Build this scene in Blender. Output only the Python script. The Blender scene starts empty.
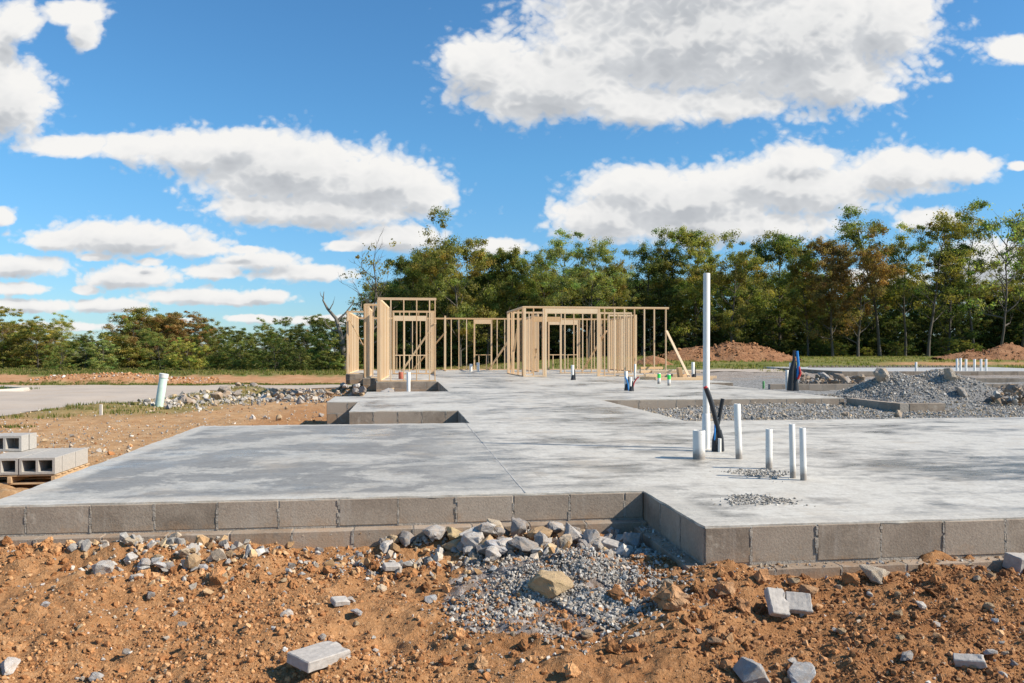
import bpy, bmesh, math, random
import numpy as np
from mathutils import Vector, Matrix, Euler
random.seed(11); rng = np.random.default_rng(11)
sc = bpy.context.scene
COL = sc.collection
F = 820.0; HZ = 351.0; CAMZ = 1.0
TH = math.radians(7.5); CA, SA = math.cos(TH), math.sin(TH)

# ------------------------------------------------------------------ basics
def B2W(a, b): return (a*CA - b*SA, a*SA + b*CA)
def W2B(x, y): return (x*CA + y*SA, -x*SA + y*CA)
def hash2(ix, iy, seed):
    h = (ix.astype(np.int64)*374761393 + iy.astype(np.int64)*668265263 + seed*974634777) & 0xFFFFFFFF
    h = ((h ^ (h >> 13))*1274126177) & 0xFFFFFFFF
    h = (h ^ (h >> 16)) & 0xFFFFFFFF
    return h/4294967295.0
def vnoise(x, y, seed=0):
    x = np.asarray(x, float); y = np.asarray(y, float)
    ix = np.floor(x); iy = np.floor(y); fx = x-ix; fy = y-iy
    fx = fx*fx*fx*(fx*(fx*6-15)+10); fy = fy*fy*fy*(fy*(fy*6-15)+10)
    a = hash2(ix, iy, seed); b = hash2(ix+1, iy, seed); c = hash2(ix, iy+1, seed); d = hash2(ix+1, iy+1, seed)
    return (a+(b-a)*fx)*(1-fy) + (c+(d-c)*fx)*fy - 0.5
def fbm(x, y, oct=4, seed=0, gain=.5):
    r = 0; amp = 1; f = 1
    for o in range(oct):
        c, s = math.cos(o*1.1), math.sin(o*1.1)
        r = r + amp*vnoise((x*c-y*s)*f+o*17.3, (x*s+y*c)*f-o*9.1, seed+o); f *= 2.03; amp *= gain
    return r
def sstep(a, b, x):
    t = np.clip((x-a)/(b-a), 0, 1); return t*t*(3-2*t)

# ------------------------------------------------------------------ foundation outline (building coordinates, CCW)
OUT = [(-2.7,5.7),(1.7,5.7),(1.7,4.5),(15,4.5),(15,11.3),(4.0,11.3),(4.0,16.4),(9.3,16.4),(9.3,25),(10.4,25),(10.4,37.5),(11.1,37.5),(11.1,43.3),
       (-2.5,43.3),(-2.5,36.1),(-1.5,36.1),(-1.5,30.6),(-0.9,30.6),(-0.9,27.0),(1.1,27.0),(1.1,20.4),(-0.9,20.4),(-0.9,18.4),(-1.5,18.4),(-1.5,16.4),(-0.9,16.4),
       (-0.9,13.8),(0.9,13.8),(0.9,11.4),(-2.7,11.4)]
def inpoly(a, b, P):
    a = np.asarray(a); b = np.asarray(b); ins = np.zeros(np.broadcast(a, b).shape, bool)
    n = len(P)
    for i in range(n):
        x1, y1 = P[i]; x2, y2 = P[(i+1) % n]
        c = ((y1 > b) != (y2 > b))
        with np.errstate(divide='ignore', invalid='ignore'):
            ins ^= c & (a < (x2-x1)*(b-y1)/(y2-y1+1e-12)+x1)
    return ins
def edgedist(a, b, P):
    d = np.full(np.broadcast(a, b).shape, 1e9)
    n = len(P)
    for i in range(n):
        x1, y1 = P[i]; x2, y2 = P[(i+1) % n]; L2 = (x2-x1)**2+(y2-y1)**2
        t = np.clip(((a-x1)*(x2-x1)+(b-y1)*(y2-y1))/L2, 0, 1)
        d = np.minimum(d, np.hypot(a-(x1+t*(x2-x1)), b-(y1+t*(y2-y1))))
    return d

# ------------------------------------------------------------------ terrain
ROAD = [(-40,-10),(-12.9,-10),(-12.9,8),(-12.8,20.5),(-13.3,25.8),(-12.9,32),(-14.2,37),(-14.9,40),(-13,43.2),(-9,44.6),(0,45.2),(30,45.2),(30,50),(-60,50.5),(-60,43),(-27,43),(-24.5,41),(-23.6,37.5),(-24,34),(-40,32)]
def bumps(x, y):
    "hand placed heaps of soil, stone and gravel: x, y, rx, ry, height"
    z = 0
    for (cx, cy, rx, ry, h) in HEAPS:
        d = np.hypot((x-cx)/rx, (y-cy)/ry)
        z = z + h*np.exp(-d*d*1.3)
    return z
def Gz(u, v, z): Y = F*(CAMZ-z)/(v-HZ); return ((u-512)*Y/F, Y)
HEAPS = []
for (u, v, ru, rv, h) in [(40,562,110,.16,.05),(150,565,120,.14,.05),(350,548,120,.15,.075),(240,550,90,.13,.04),(420,600,60,.2,.04),(250,620,120,.25,.03),(285,545,45,.16,.07),(180,560,90,.2,.03),(565,580,75,.28,.13),(470,548,120,.2,.05),(725,590,40,.16,.07),(700,625,70,.25,.06),
                          (930,572,90,.15,.07),(1010,600,50,.2,.05),(600,545,60,.15,.06),(60,610,90,.2,.03),(850,650,140,.25,.03)]:
    x, y = Gz(u, v, -.34); HEAPS.append((x, y, ru*y/F, rv, h))
for (u, v, ru, rv, h) in [(60,384,50,1.5,.28),(100,383,60,1.5,.42),(150,383,50,1.5,.36),(200,382,60,1.5,.2)]:
    x, y = Gz(u, v, -1.1); y = max(y, 53.5); HEAPS.append(((u-512)*y/F, y, ru*y/F, rv, h))
for (u, v, ru, ry, h) in [(195,400,25,1.2,.22),(240,394,30,1.8,.35),(300,393,40,2.0,.2),(110,412,40,.8,.1)]:
    x, y = Gz(u, v, -.75); HEAPS.append((x, y, ru*y/F, ry, h))
HEAPS.append((-5.35, 9.7, 1.1, .9, -.13))
# pit in the corner of the step
x, y = Gz(662, 548, -.42); HEAPS.append((x+.02, y+.12, .22, .5, -.17))
def base_h(x, y):
    r = x/np.maximum(np.abs(y), 1)
    zl = np.interp(y, [-60,2,3.4,4.6,5.4,7,10,20,26,32,43,50,120,3000], [-.5,-.52,-.48,-.39,-.335,-.42,-.5,-.6,-.7,-.8,-1.0,-1.1,-1.2,-1.2])
    zr = np.interp(y, [-60,2,3.4,4.3,5.4,7,10,12,25,40,70,100,3000], [-.5,-.52,-.45,-.31,-.30,-.4,-.4,-.17,-.15,-.22,.08,.4,.4])
    w = sstep(-.16, .16, r)
    a, b = W2B(x, y)
    zl = zl + .0*a
    return zl*(1-w)+zr*w, a, b
def ground(x, y, fine=True):
    x = np.asarray(x, float); y = np.asarray(y, float)
    z, a, b = base_h(x, y)
    z = z + bumps(x, y)
    near = 1-sstep(7, 14, y); far = 1-sstep(60, 120, y)
    z = z + far*.10*fbm(x*.35, y*.35, 3, 5)
    z = z + near*(.075*fbm(x*1.7, y*2.2, 3, 21) + .06*np.abs(fbm(x*4.0, y*4.5, 3, 29)))
    road = inpoly(x, y, ROAD)
    rough = np.where(road, 0, 1.)
    if fine:
        n = fbm(x*14, y*14, 4, 40, .6)
        z = z + near*(.024*n + .016*np.maximum(fbm(x*6, y*6, 4, 60), 0)) + (1-near)*far*rough*.03*fbm(x*3, y*3, 3, 90)
    z = np.where(road, base_h(x, y)[0]+.10*fbm(x*.35, y*.35, 3, 5)*far-.05, z)
    ins = inpoly(a, b, OUT)
    n1 = (a > -.95) & (a < .95) & (b > 11.3) & (b < 13.9)
    n2 = (a > -1.2) & (a < 1.2) & (b > 20.3) & (b < 27.1)
    n3 = (a > -1.6) & (a < -.8) & (b > 12) & (b < 16.5)
    z = np.where(ins | n1, -.62, z)
    z = np.where(n3, np.minimum(z, -.5), z)
    z = np.where(n2 & ~ins, -.42+.1*fbm(x*3, y*3, 3, 33), z)
    return z
def G(u, v, dz=0):
    z = -.3
    for _ in range(8):
        x, y = Gz(u, v, z+dz); z = float(ground(np.array([x]), np.array([y]), False)[0])
    return x, y, z+dz

# ------------------------------------------------------------------ object helpers
def tag(o, label=None, cat=None, group=None, kind=None):
    if label: o['label'] = label
    if cat: o['category'] = cat
    if group: o['group'] = group
    if kind: o['kind'] = kind
    return o
def thing(name, label, cat, loc=(0,0,0), rz=0, group=None):
    o = bpy.data.objects.new(name, None); COL.objects.link(o); o.location = loc; o.rotation_euler = (0,0,rz)
    o.empty_display_size = .1
    return tag(o, label, cat, group)
class MB:
    def __init__(s): s.v = []; s.f = []; s.m = []; s.sm = []
    def add(s, vs, fs, m=0, smooth=False):
        n = len(s.v); s.v += [tuple(p) for p in vs]
        for f in fs: s.f.append(tuple(i+n for i in f)); s.m.append(m); s.sm.append(smooth)
    def box(s, x0, x1, y0, y1, z0, z1, m=0, M=None):
        vs = [Vector((x,y,z)) for z in (z0,z1) for y in (y0,y1) for x in (x0,x1)]
        if M is not None: vs = [M @ p for p in vs]
        s.add(vs, [(0,2,3,1),(4,5,7,6),(0,1,5,4),(2,6,7,3),(0,4,6,2),(1,3,7,5)], m)
    def bbox(s, x0, x1, y0, y1, z0, z1, c, m=0, M=None):
        "bevelled box"
        bm = bmesh.new(); r = bmesh.ops.create_cube(bm, size=1)
        for p in bm.verts: p.co = Vector(((x0+x1)/2+p.co.x*(x1-x0), (y0+y1)/2+p.co.y*(y1-y0), (z0+z1)/2+p.co.z*(z1-z0)))
        bmesh.ops.bevel(bm, geom=bm.edges[:], offset=c, segments=1, affect='EDGES')
        s.bm(bm, m, M)
    def bm(s, bm, m=0, M=None, smooth=False):
        bm.verts.index_update()
        vs = [(M @ p.co) if M is not None else p.co.copy() for p in bm.verts]
        s.add(vs, [[q.index for q in f.verts] for f in bm.faces], m, smooth); bm.free()
    def tube(s, pts, rad, n=10, m=0, caps=True, smooth=True):
        pts = [Vector(p) for p in pts]
        if not isinstance(rad, (list, tuple)): rad = [rad]*len(pts)
        rings = []; prev = None
        for i, p in enumerate(pts):
            t = (pts[min(i+1, len(pts)-1)]-pts[max(i-1, 0)]).normalized()
            ref = Vector((0,0,1)) if abs(t.z) < .9 else Vector((1,0,0))
            if prev is not None and abs(prev.dot(t)) < .95: ref = prev
            x = t.cross(ref).normalized(); y = t.cross(x).normalized(); prev = ref
            rings.append([p+(x*math.cos(2*math.pi*k/n)+y*math.sin(2*math.pi*k/n))*rad[i] for k in range(n)])
        vs = [q for r in rings for q in r]; fs = []
        for i in range(len(pts)-1):
            for k in range(n): fs.append((i*n+k, i*n+(k+1) % n, (i+1)*n+(k+1) % n, (i+1)*n+k))
        s.add(vs, fs, m, smooth)
        if caps: s.add(rings[0], [tuple(range(n))], m); s.add(rings[-1], [tuple(range(n))[::-1]], m)
    def pipe(s, h, ro, ri, n=24, z0=0, m=0, depth=.25):
        "open topped pipe standing on z0"
        prof = [(ro,z0),(ro,h-.004),(ro-.003,h),(ri+.001,h),(ri,h-.004),(ri,max(h-depth,z0+.01)),(0.0005,max(h-depth,z0+.01))]
        vs = [(r*math.cos(2*math.pi*k/n), r*math.sin(2*math.pi*k/n), z) for (r,z) in prof for k in range(n)]
        fs = [(i*n+k, i*n+(k+1) % n, (i+1)*n+(k+1) % n, (i+1)*n+k) for i in range(len(prof)-1) for k in range(n)]
        s.add(vs, fs, m, True)
    def build(s, name, mats, parent=None, fixn=True):
        me = bpy.data.meshes.new(name); me.from_pydata(s.v, [], s.f); me.update()
        if not isinstance(mats, (list, tuple)): mats = [mats]
        for q in mats: me.materials.append(q)
        me.polygons.foreach_set('material_index', s.m); me.polygons.foreach_set('use_smooth', s.sm)
        if fixn:
            bm = bmesh.new(); bm.from_mesh(me); bmesh.ops.recalc_face_normals(bm, faces=bm.faces[:]); bm.to_mesh(me); bm.free()
        o = bpy.data.objects.new(name, me); COL.objects.link(o)
        if parent is not None: o.parent = parent
        return o
def npmesh(name, V, Fc, mat, colors=None, smooth=False, parent=None):
    "V (n,3), Fc (m,k) arrays -> object"
    me = bpy.data.meshes.new(name); k = Fc.shape[1]
    me.vertices.add(len(V)); me.vertices.foreach_set('co', np.ascontiguousarray(V, np.float32).ravel())
    me.loops.add(Fc.size); me.loops.foreach_set('vertex_index', np.ascontiguousarray(Fc, np.int32).ravel())
    me.polygons.add(len(Fc)); me.polygons.foreach_set('loop_start', np.arange(0, Fc.size, k, dtype=np.int32))
    try: me.polygons.foreach_set('loop_total', np.full(len(Fc), k, dtype=np.int32))
    except Exception: pass
    me.polygons.foreach_set('use_smooth', np.full(len(Fc), smooth))
    if colors is not None:
        for nm, c in colors.items():
            if c.ndim == 1:
                at = me.attributes.new(nm, 'FLOAT', 'POINT'); at.data.foreach_set('value', c.astype(np.float32))
            else:
                at = me.color_attributes.new(nm, 'FLOAT_COLOR', 'POINT')
                cc = np.ones((len(c), 4), np.float32); cc[:, :3] = c; at.data.foreach_set('color', cc.ravel())
    me.materials.append(mat); me.update(calc_edges=True); me.validate()
    o = bpy.data.objects.new(name, me); COL.objects.link(o)
    if parent is not None: o.parent = parent
    return o
def dup(o, parent=None):
    c = o.copy(); COL.objects.link(c)
    if parent is not None: c.parent = parent
    for ch in list(o.children): dup(ch, c)
    return c

# ------------------------------------------------------------------ materials
class NT:
    def __init__(s, name):
        s.mat = bpy.data.materials.new(name); s.mat.use_nodes = True; s.t = s.mat.node_tree; s.t.nodes.clear()
        s.out = s.n('ShaderNodeOutputMaterial'); s.b = s.n('ShaderNodeBsdfPrincipled'); s.l(s.b.outputs[0], s.out.inputs[0])
        s.b.inputs['Specular IOR Level'].default_value = .3
    def n(s, ty, **kw):
        x = s.t.nodes.new(ty)
        for k, v in kw.items(): setattr(x, k, v)
        return x
    def l(s, a, b): s.t.links.new(a, b)
    def coord(s, which='Object'): return s.n('ShaderNodeTexCoord').outputs[which]
    def pos(s): return s.n('ShaderNodeNewGeometry').outputs['Position']
    def mapping(s, vec, scale=(1,1,1), loc=(0,0,0), rot=(0,0,0)):
        m = s.n('ShaderNodeMapping'); s.l(vec, m.inputs[0]); m.inputs['Scale'].default_value = scale; m.inputs['Location'].default_value = loc; m.inputs['Rotation'].default_value = rot
        return m.outputs[0]
    def noise(s, vec, scale, detail=4, rough=.55, dist=0, out='Fac'):
        x = s.n('ShaderNodeTexNoise'); s.l(vec, x.inputs['Vector']); x.inputs['Scale'].default_value = scale; x.inputs['Detail'].default_value = detail
        x.inputs['Roughness'].default_value = rough; x.inputs['Distortion'].default_value = dist
        return x.outputs[out]
    def ramp(s, fac, stops):
        r = s.n('ShaderNodeValToRGB'); e = r.color_ramp.elements
        while len(e) < len(stops): e.new(.5)
        for q, (p, c) in zip(e, stops):
            q.position = p; q.color = (*c, 1) if isinstance(c, (tuple, list)) else (c, c, c, 1)
        s.l(fac, r.inputs[0]); return r.outputs[0]
    def val(s, v, sock):
        if isinstance(v, (int, float)): sock.default_value = v
        elif isinstance(v, (tuple, list)): sock.default_value = (*v, 1)[:len(sock.default_value)]
        else: s.l(v, sock)
    def mix(s, fac, a, b, mode='MIX'):
        m = s.n('ShaderNodeMix', data_type='RGBA', blend_type=mode); s.val(fac, m.inputs[0]); s.val(a, m.inputs[6]); s.val(b, m.inputs[7]); return m.outputs[2]
    def math(s, op, a, b=0, c=0, clamp=False):
        m = s.n('ShaderNodeMath', operation=op, use_clamp=clamp); s.val(a, m.inputs[0]); s.val(b, m.inputs[1]); s.val(c, m.inputs[2]); return m.outputs[0]
    def attr(s, name, out='Fac'): return s.n('ShaderNodeAttribute', attribute_name=name).outputs[out]
    def bump(s, h, strength=.5, dist=.01):
        b = s.n('ShaderNodeBump'); b.inputs['Strength'].default_value = strength; b.inputs['Distance'].default_value = dist; s.l(h, b.inputs['Height']); s.l(b.outputs[0], s.b.inputs['Normal'])
    def col(s, c): s.val(c, s.b.inputs['Base Color'])
    def rough(s, r): s.val(r, s.b.inputs['Roughness'])
def plain(name, c, rough=.6, var=.12, scale=30, spec=.3, bump=0):
    t = NT(name); v = t.coord(); n = t.noise(v, scale, 5, .6)
    dark = tuple(q*(1-var) for q in c); lite = tuple(min(1, q*(1+var)) for q in c)
    t.col(t.ramp(n, [(.3, dark), (.7, lite)])); t.rough(rough); t.b.inputs['Specular IOR Level'].default_value = spec
    if bump: t.bump(n, bump, .005)
    return t.mat

# ground
t = NT('ground_soil'); p = t.pos()
n1 = t.noise(p, 1.3, 6, .6); n2 = t.noise(p, 9, 6, .65); n3 = t.noise(p, 60, 4, .6); n4 = t.noise(p, 260, 2, .5)
soil = t.ramp(n1, [(.3, (.33,.150,.058)), (.5, (.42,.205,.083)), (.72, (.51,.275,.125))])
soil = t.mix(.5, soil, t.ramp(n2, [(.33, (.24,.108,.044)), (.52, (.42,.21,.088)), (.7, (.57,.35,.18))]))
soil = t.mix(.4, soil, t.ramp(n3, [(.3, (.21,.10,.043)), (.55, (.44,.23,.10)), (.75, (.62,.42,.25))]))
damp = t.noise(t.mapping(p, (1,1.4,1), (2,5,0)), 1.7, 6, .65); soil = t.mix(t.math('MULTIPLY', t.ramp(damp, [(.50,0.),(.62,.6)]), t.math('MULTIPLY_ADD', t.attr('wet'), .7, .3)), soil, t.mix(1, soil, (.62,.55,.50), 'MULTIPLY'))
wt = t.math('MULTIPLY', t.attr('wet'), t.ramp(t.noise(p, 3.2, 5, .6), [(.3,.3),(.6,1.)]))
soil = t.mix(wt, soil, t.mix(.6, soil, (.62,.50,.42), 'MULTIPLY'))
pale = t.ramp(t.noise(p, 2.5, 6, .7), [(.3, (.41,.222,.098)), (.5, (.50,.295,.140)), (.7, (.56,.375,.205))])
pale = t.mix(.5, pale, t.ramp(t.noise(t.mapping(p, (1,.6,1)), 4.5, 8, .75), [(.35, (.27,.13,.055)), (.5, (.46,.26,.12)), (.65, (.56,.40,.25))]))
c = t.mix(t.attr('pale'), soil, pale)
red = t.ramp(t.noise(p, 1.1, 6, .7), [(.3, (.35,.165,.075)), (.5, (.48,.25,.12)), (.7, (.55,.35,.20))])
c = t.mix(t.attr('red'), c, red)
vo = t.n('ShaderNodeTexVoronoi'); t.l(p, vo.inputs['Vector']); vo.inputs['Scale'].default_value = 26
vs_ = t.n('ShaderNodeSeparateColor'); t.l(vo.outputs['Color'], vs_.inputs[0])
gr = t.mix(.6, t.ramp(t.noise(p, 14, 5, .7), [(.3, (.15,.14,.125)), (.5, (.26,.25,.23)), (.72, (.40,.385,.36))]), vs_.outputs[0], 'SOFT_LIGHT')
c = t.mix(t.attr('gravel'), c, gr)
gs = t.ramp(t.noise(p, .5, 8, .75), [(.3, (.07,.09,.022)), (.48, (.13,.15,.034)), (.6, (.25,.21,.065)), (.72, (.34,.26,.12))])
gm = t.math('MULTIPLY', t.attr('grass'), t.ramp(t.noise(p, 1.7, 7, .75), [(.30,0.),(.46,1.)]))
c = t.mix(gm, c, gs)
t.col(c); t.rough(.95); t.b.inputs['Specular IOR Level'].default_value = .1
hh = t.math('ADD', t.math('MULTIPLY', n3, .8), t.math('ADD', t.math('MULTIPLY', n4, .35), n2)); t.bump(hh, .9, .02)
M_GROUND = t.mat
def vcol(name, rough=.9, bs=.5, sc_=80, objc=False):
    t = NT(name); v = t.coord(); n = t.noise(v, sc_, 5, .65)
    base = t.attr('col', 'Color') if not objc else t.n('ShaderNodeObjectInfo').outputs['Color']
    n2 = t.noise(v, sc_*.22, 5, .7)
    c = t.mix(.5, base, t.ramp(n2, [(.3, .32), (.55, .55), (.72, .78)]), 'OVERLAY')
    t.col(t.mix(.45, c, t.ramp(n, [(.3, .25), (.5, .5), (.7, .75)]), 'OVERLAY')); t.rough(rough); t.b.inputs['Specular IOR Level'].default_value = .2
    if objc: t.l(t.mix(t.ramp(t.noise(v, sc_*.12, 6, .75), [(.42,0.),(.66,.6)]), t.b.inputs['Base Color'].links[0].from_socket, (.45,.31,.19)), t.b.inputs['Base Color'])
    if bs: t.bump(n, bs, .01)
    return t.mat
M_STONES = vcol('loose_stone_mix', .92, .4, 90)
M_ROCK = vcol('quarry_rock', .9, .8, 26, True)
M_CLOD = vcol('soil_clod', .97, .9, 70)

# road
t = NT('road_surface'); p = t.pos()
c = t.ramp(t.noise(p, .35, 6, .6), [(.3, (.42,.312,.208)), (.6, (.52,.395,.268))])
c = t.mix(.3, c, t.ramp(t.noise(p, 25, 4, .7), [(.3,.25),(.7,.6)]))
c = t.mix(t.ramp(t.noise(t.mapping(p, (.9,.25,1)), .8, 6, .65), [(.5,0.),(.75,.5)]), c, (.40,.29,.19))
t.col(c); t.rough(.9); M_ROAD = t.mat

# concrete slab
t = NT('troweled_concrete'); o = t.coord()
wv = t.n('ShaderNodeMix', data_type='VECTOR'); 
big = t.noise(t.mapping(o, (.5,.55,1)), 1.0, 9, .68, .3)
mid = t.noise(t.mapping(o, (1.0,1.7,1), (4,2,0)), 2.2, 11, .76, .5)
strk = t.noise(t.mapping(o, (.6,5.5,1), (1,7,0), (0,0,.12)), 1.0, 8, .7, .3)
fin = t.noise(o, 40, 5, .65)
s1 = t.math('ADD', t.math('MULTIPLY', big, .52), t.math('ADD', t.math('MULTIPLY', mid, .42), t.math('MULTIPLY', strk, .18)))
# the bay left of the joint is darker with crisp pale islands
sx = t.n('ShaderNodeSeparateXYZ'); t.l(o, sx.inputs[0])
bay = t.math('MULTIPLY', t.math('LESS_THAN', sx.outputs[0], 3.), t.math('LESS_THAN', sx.outputs[1], 11.6))
isl = t.noise(t.mapping(o, (.75,.85,1), (3.3,1.7,0)), 1.3, 12, .74, .25)
islm = t.ramp(isl, [(.49,0.),(.535,.75),(.62,1.)])
cA = t.mix(islm, t.ramp(mid, [(.3, (.185,.178,.168)), (.7, (.275,.262,.245))]), t.ramp(strk, [(.3, (.38,.36,.325)), (.7, (.51,.483,.44))]))
cB = t.ramp(s1, [(.455, (.135,.122,.106)), (.50, (.235,.217,.19)), (.53, (.37,.347,.315)), (.585, (.55,.52,.472))])
bm_ = t.math('MULTIPLY', bay, t.ramp(t.math('ADD', t.math('MULTIPLY', t.math('ADD', sx.outputs[0], t.math('MULTIPLY', big, .9)), -.5), 1.0), [(.22,0.),(.72,1.)]))
c = t.mix(bm_, cB, cA)
edge = t.attr('edge'); em = t.ramp(t.math('ADD', edge, t.math('MULTIPLY', t.math('SUBTRACT', mid, .5), .25)), [(.13,1.),(.22,0.)])
c = t.mix(em, c, t.ramp(strk, [(.3, (.42,.39,.345)), (.7, (.55,.515,.465))]))
c = t.mix(.35, c, t.ramp(fin, [(.3,.28),(.5,.5),(.7,.72)]), 'OVERLAY')
spk = t.ramp(t.noise(o, 9, 3, .5), [(.70,0.),(.74,.5)])
c = t.mix(spk, c, (.15,.14,.13))
brm = t.noise(t.mapping(o, (3,26,1), (0,0,0), (0,0,.25)), 1, 6, .75); c = t.mix(.4, c, t.ramp(brm, [(.3,.3),(.5,.5),(.7,.7)]), 'OVERLAY')
brt = t.noise(t.mapping(o, (7,5,1), (3,8,0)), 1, 8, .8); c = t.mix(.4, c, t.ramp(brt, [(.32,.25),(.5,.5),(.68,.72)]), 'OVERLAY')
dust = t.noise(t.mapping(o, (.8,.9,1), (9,3,0)), 1.4, 9, .7); c = t.mix(t.ramp(dust, [(.54,0.),(.68,.45)]), c, (.47,.385,.29))
tr_ = t.noise(t.mapping(o, (7,.7,1), (2,2,0), (0,0,.5)), 1., 7, .7); c = t.mix(t.ramp(tr_, [(.60,0.),(.70,.35)]), c, (.17,.145,.12))
c = t.mix(1, c, (1.03,1.,.925), 'MULTIPLY')
t.col(c); t.rough(t.ramp(s1, [(.46,.22),(.56,.5)])); t.b.inputs['Specular IOR Level'].default_value = .35
t.bump(t.math('ADD', fin, t.math('MULTIPLY', mid, .8)), .25, .006); M_SLAB = t.mat
M_JOINT = plain('joint_filler', (.44,.415,.375), .8, .3, 5)

# concrete block, with colour per block
t = NT('concrete_block_grey'); o = t.coord()
oi = t.attr('tone'); n = t.noise(o, 70, 5, .7); n2 = t.noise(o, 3.4, 8, .7, .3)
c = t.ramp(n2, [(.3, (.165,.140,.116)), (.5, (.265,.231,.196)), (.72, (.40,.358,.312))])
c = t.mix(oi, c, (.40,.355,.31))
c = t.mix(.32, c, t.ramp(n, [(.3,.22),(.5,.5),(.7,.78)]), 'OVERLAY')
dr = t.noise(t.mapping(o, (9,9,.8)), 1, 6, .7); c = t.mix(t.ramp(dr, [(.56,0.),(.72,.55)]), c, (.44,.42,.395))
dk = t.noise(t.mapping(o, (3,3,3), (5,5,5)), 1, 7, .75); c = t.mix(t.ramp(dk, [(.62,0.),(.70,.6)]), c, (.12,.10,.085))
sz = t.n('ShaderNodeSeparateXYZ'); t.l(o, sz.inputs[0])
spl = t.math('ADD', t.math('MULTIPLY', sz.outputs[2], -3.2), t.math('MULTIPLY', t.math('SUBTRACT', t.noise(o, 5, 7, .75), .5), 2.2)); c = t.mix(t.ramp(spl, [(.55,0.),(1.15,.42)]), c, (.40,.25,.135))
c = t.mix(t.ramp(t.noise(t.mapping(o, (1,1,1), (8,1,3)), 7, 5, .6), [(.63,0.),(.69,.55)]), c, (.46,.43,.385))
c = t.mix(1, c, (.97,.87,.755), 'MULTIPLY')
t.col(c); t.rough(.93); t.bump(n, .5, .006); M_CMU = t.mat
t = NT('mortar'); o = t.coord(); n = t.noise(o, 35, 6, .7)
t.col(t.ramp(n, [(.3, (.27,.228,.18)), (.6, (.41,.355,.29))])); t.rough(.95); t.bump(n, 1, .02); M_MORTAR = t.mat
M_FRAG = plain('broken_block_concrete', (.40,.36,.315), .93, .16, 40, bump=.7)
M_PALECMU = plain('pale_block_concrete', (.41,.375,.325), .92, .14, 45, bump=.5)

# wood
t = NT('framing_lumber'); o = t.coord(); inf = t.n('ShaderNodeObjectInfo')
r = inf.outputs['Random']
base = t.ramp(r, [(0., (.62,.385,.19)), (.3, (.72,.495,.285)), (.65, (.80,.59,.37)), (1., (.60,.385,.205))])
g = t.noise(t.mapping(o, (60,60,1.3)), 1, 5, .6, .4)
base = t.mix(.35, base, t.ramp(g, [(.3,.3),(.5,.5),(.7,.68)]), 'OVERLAY')
kn = t.noise(t.mapping(o, (14,14,5)), 1, 2, .5); base = t.mix(t.ramp(kn, [(.72,0.),(.78,.6)]), base, (.28,.14,.06))
t.col(base); t.rough(.75); M_WOOD = t.mat
M_PALLET = plain('pallet_wood', (.50,.34,.19), .8, .2, 12)
M_PVC = plain('white_pvc', (.80,.765,.69), .42, .05, 14, .45)
t = NT('white_pvc_weathered'); o = t.coord(); sx = t.n('ShaderNodeSeparateXYZ'); t.l(o, sx.inputs[0])
nn = t.noise(o, 14, 6, .7)
gm = t.ramp(t.math('ADD', sx.outputs[2], t.math('MULTIPLY', t.math('SUBTRACT', nn, .5), .12)), [(.035,.9),(.10,.08),(.5,0.)])
c = t.mix(gm, t.ramp(t.noise(o, 6, 6, .65), [(.3,(.70,.66,.585)),(.7,(.82,.78,.70))]), (.24,.20,.165))
spk = t.ramp(t.noise(o, 60, 2, .5), [(.69,0.),(.73,.6)]); c = t.mix(spk, c, (.3,.27,.24))
t.col(c); t.rough(.45); M_PVCW = t.mat
M_GREENPVC = plain('pale_green_pvc', (.52,.64,.54), .5, .14, 5, .4)
M_BLACK = plain('black_conduit', (.022,.023,.025), .45, .2, 20, .4)
M_BLUE = plain('blue_tubing', (.03,.22,.55), .4, .1)
M_RED = plain('red_tubing', (.50,.04,.035), .4, .1)
M_TAPE = plain('green_tape', (.06,.72,.10), .5, .05)
M_REDBRICK = plain('red_cap', (.42,.12,.07), .6, .2)
M_STAKE = plain('painted_stake', (.70,.62,.52), .7, .1)
M_COPPER = plain('green_copper', (.10,.28,.10), .5, .3, 30)
t = NT('bark'); o = t.coord(); n = t.noise(t.mapping(o, (3,3,.6)), 3, 6, .7)
t.col(t.ramp(n, [(.3, (.065,.052,.040)), (.7, (.16,.135,.105))])); t.rough(.95); M_BARK = t.mat
t = NT('bark_bleached'); o = t.coord(); n = t.noise(t.mapping(o, (3,3,.6)), 3, 6, .7)
t.col(t.ramp(n, [(.3, (.10,.085,.07)), (.7, (.26,.23,.19))])); t.rough(.95); M_BARKD = t.mat
def leafmat(name):
    t = NT(name); inf = t.n('ShaderNodeObjectInfo')
    c = t.mix(1, inf.outputs['Color'], t.attr('col', 'Color'), 'MULTIPLY')
    t.col(c); t.rough(.65); t.b.inputs['Specular IOR Level'].default_value = .12
    tr = t.n('ShaderNodeBsdfTranslucent'); t.l(t.mix(1, c, (1.25,1.35,.55), 'MULTIPLY'), tr.inputs[0])
    mx = t.n('ShaderNodeMixShader'); mx.inputs[0].default_value = .48; t.l(t.b.outputs[0], mx.inputs[1]); t.l(tr.outputs[0], mx.inputs[2]); t.l(mx.outputs[0], t.out.inputs[0])
    return t.mat
M_LEAF = leafmat('foliage')

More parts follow.
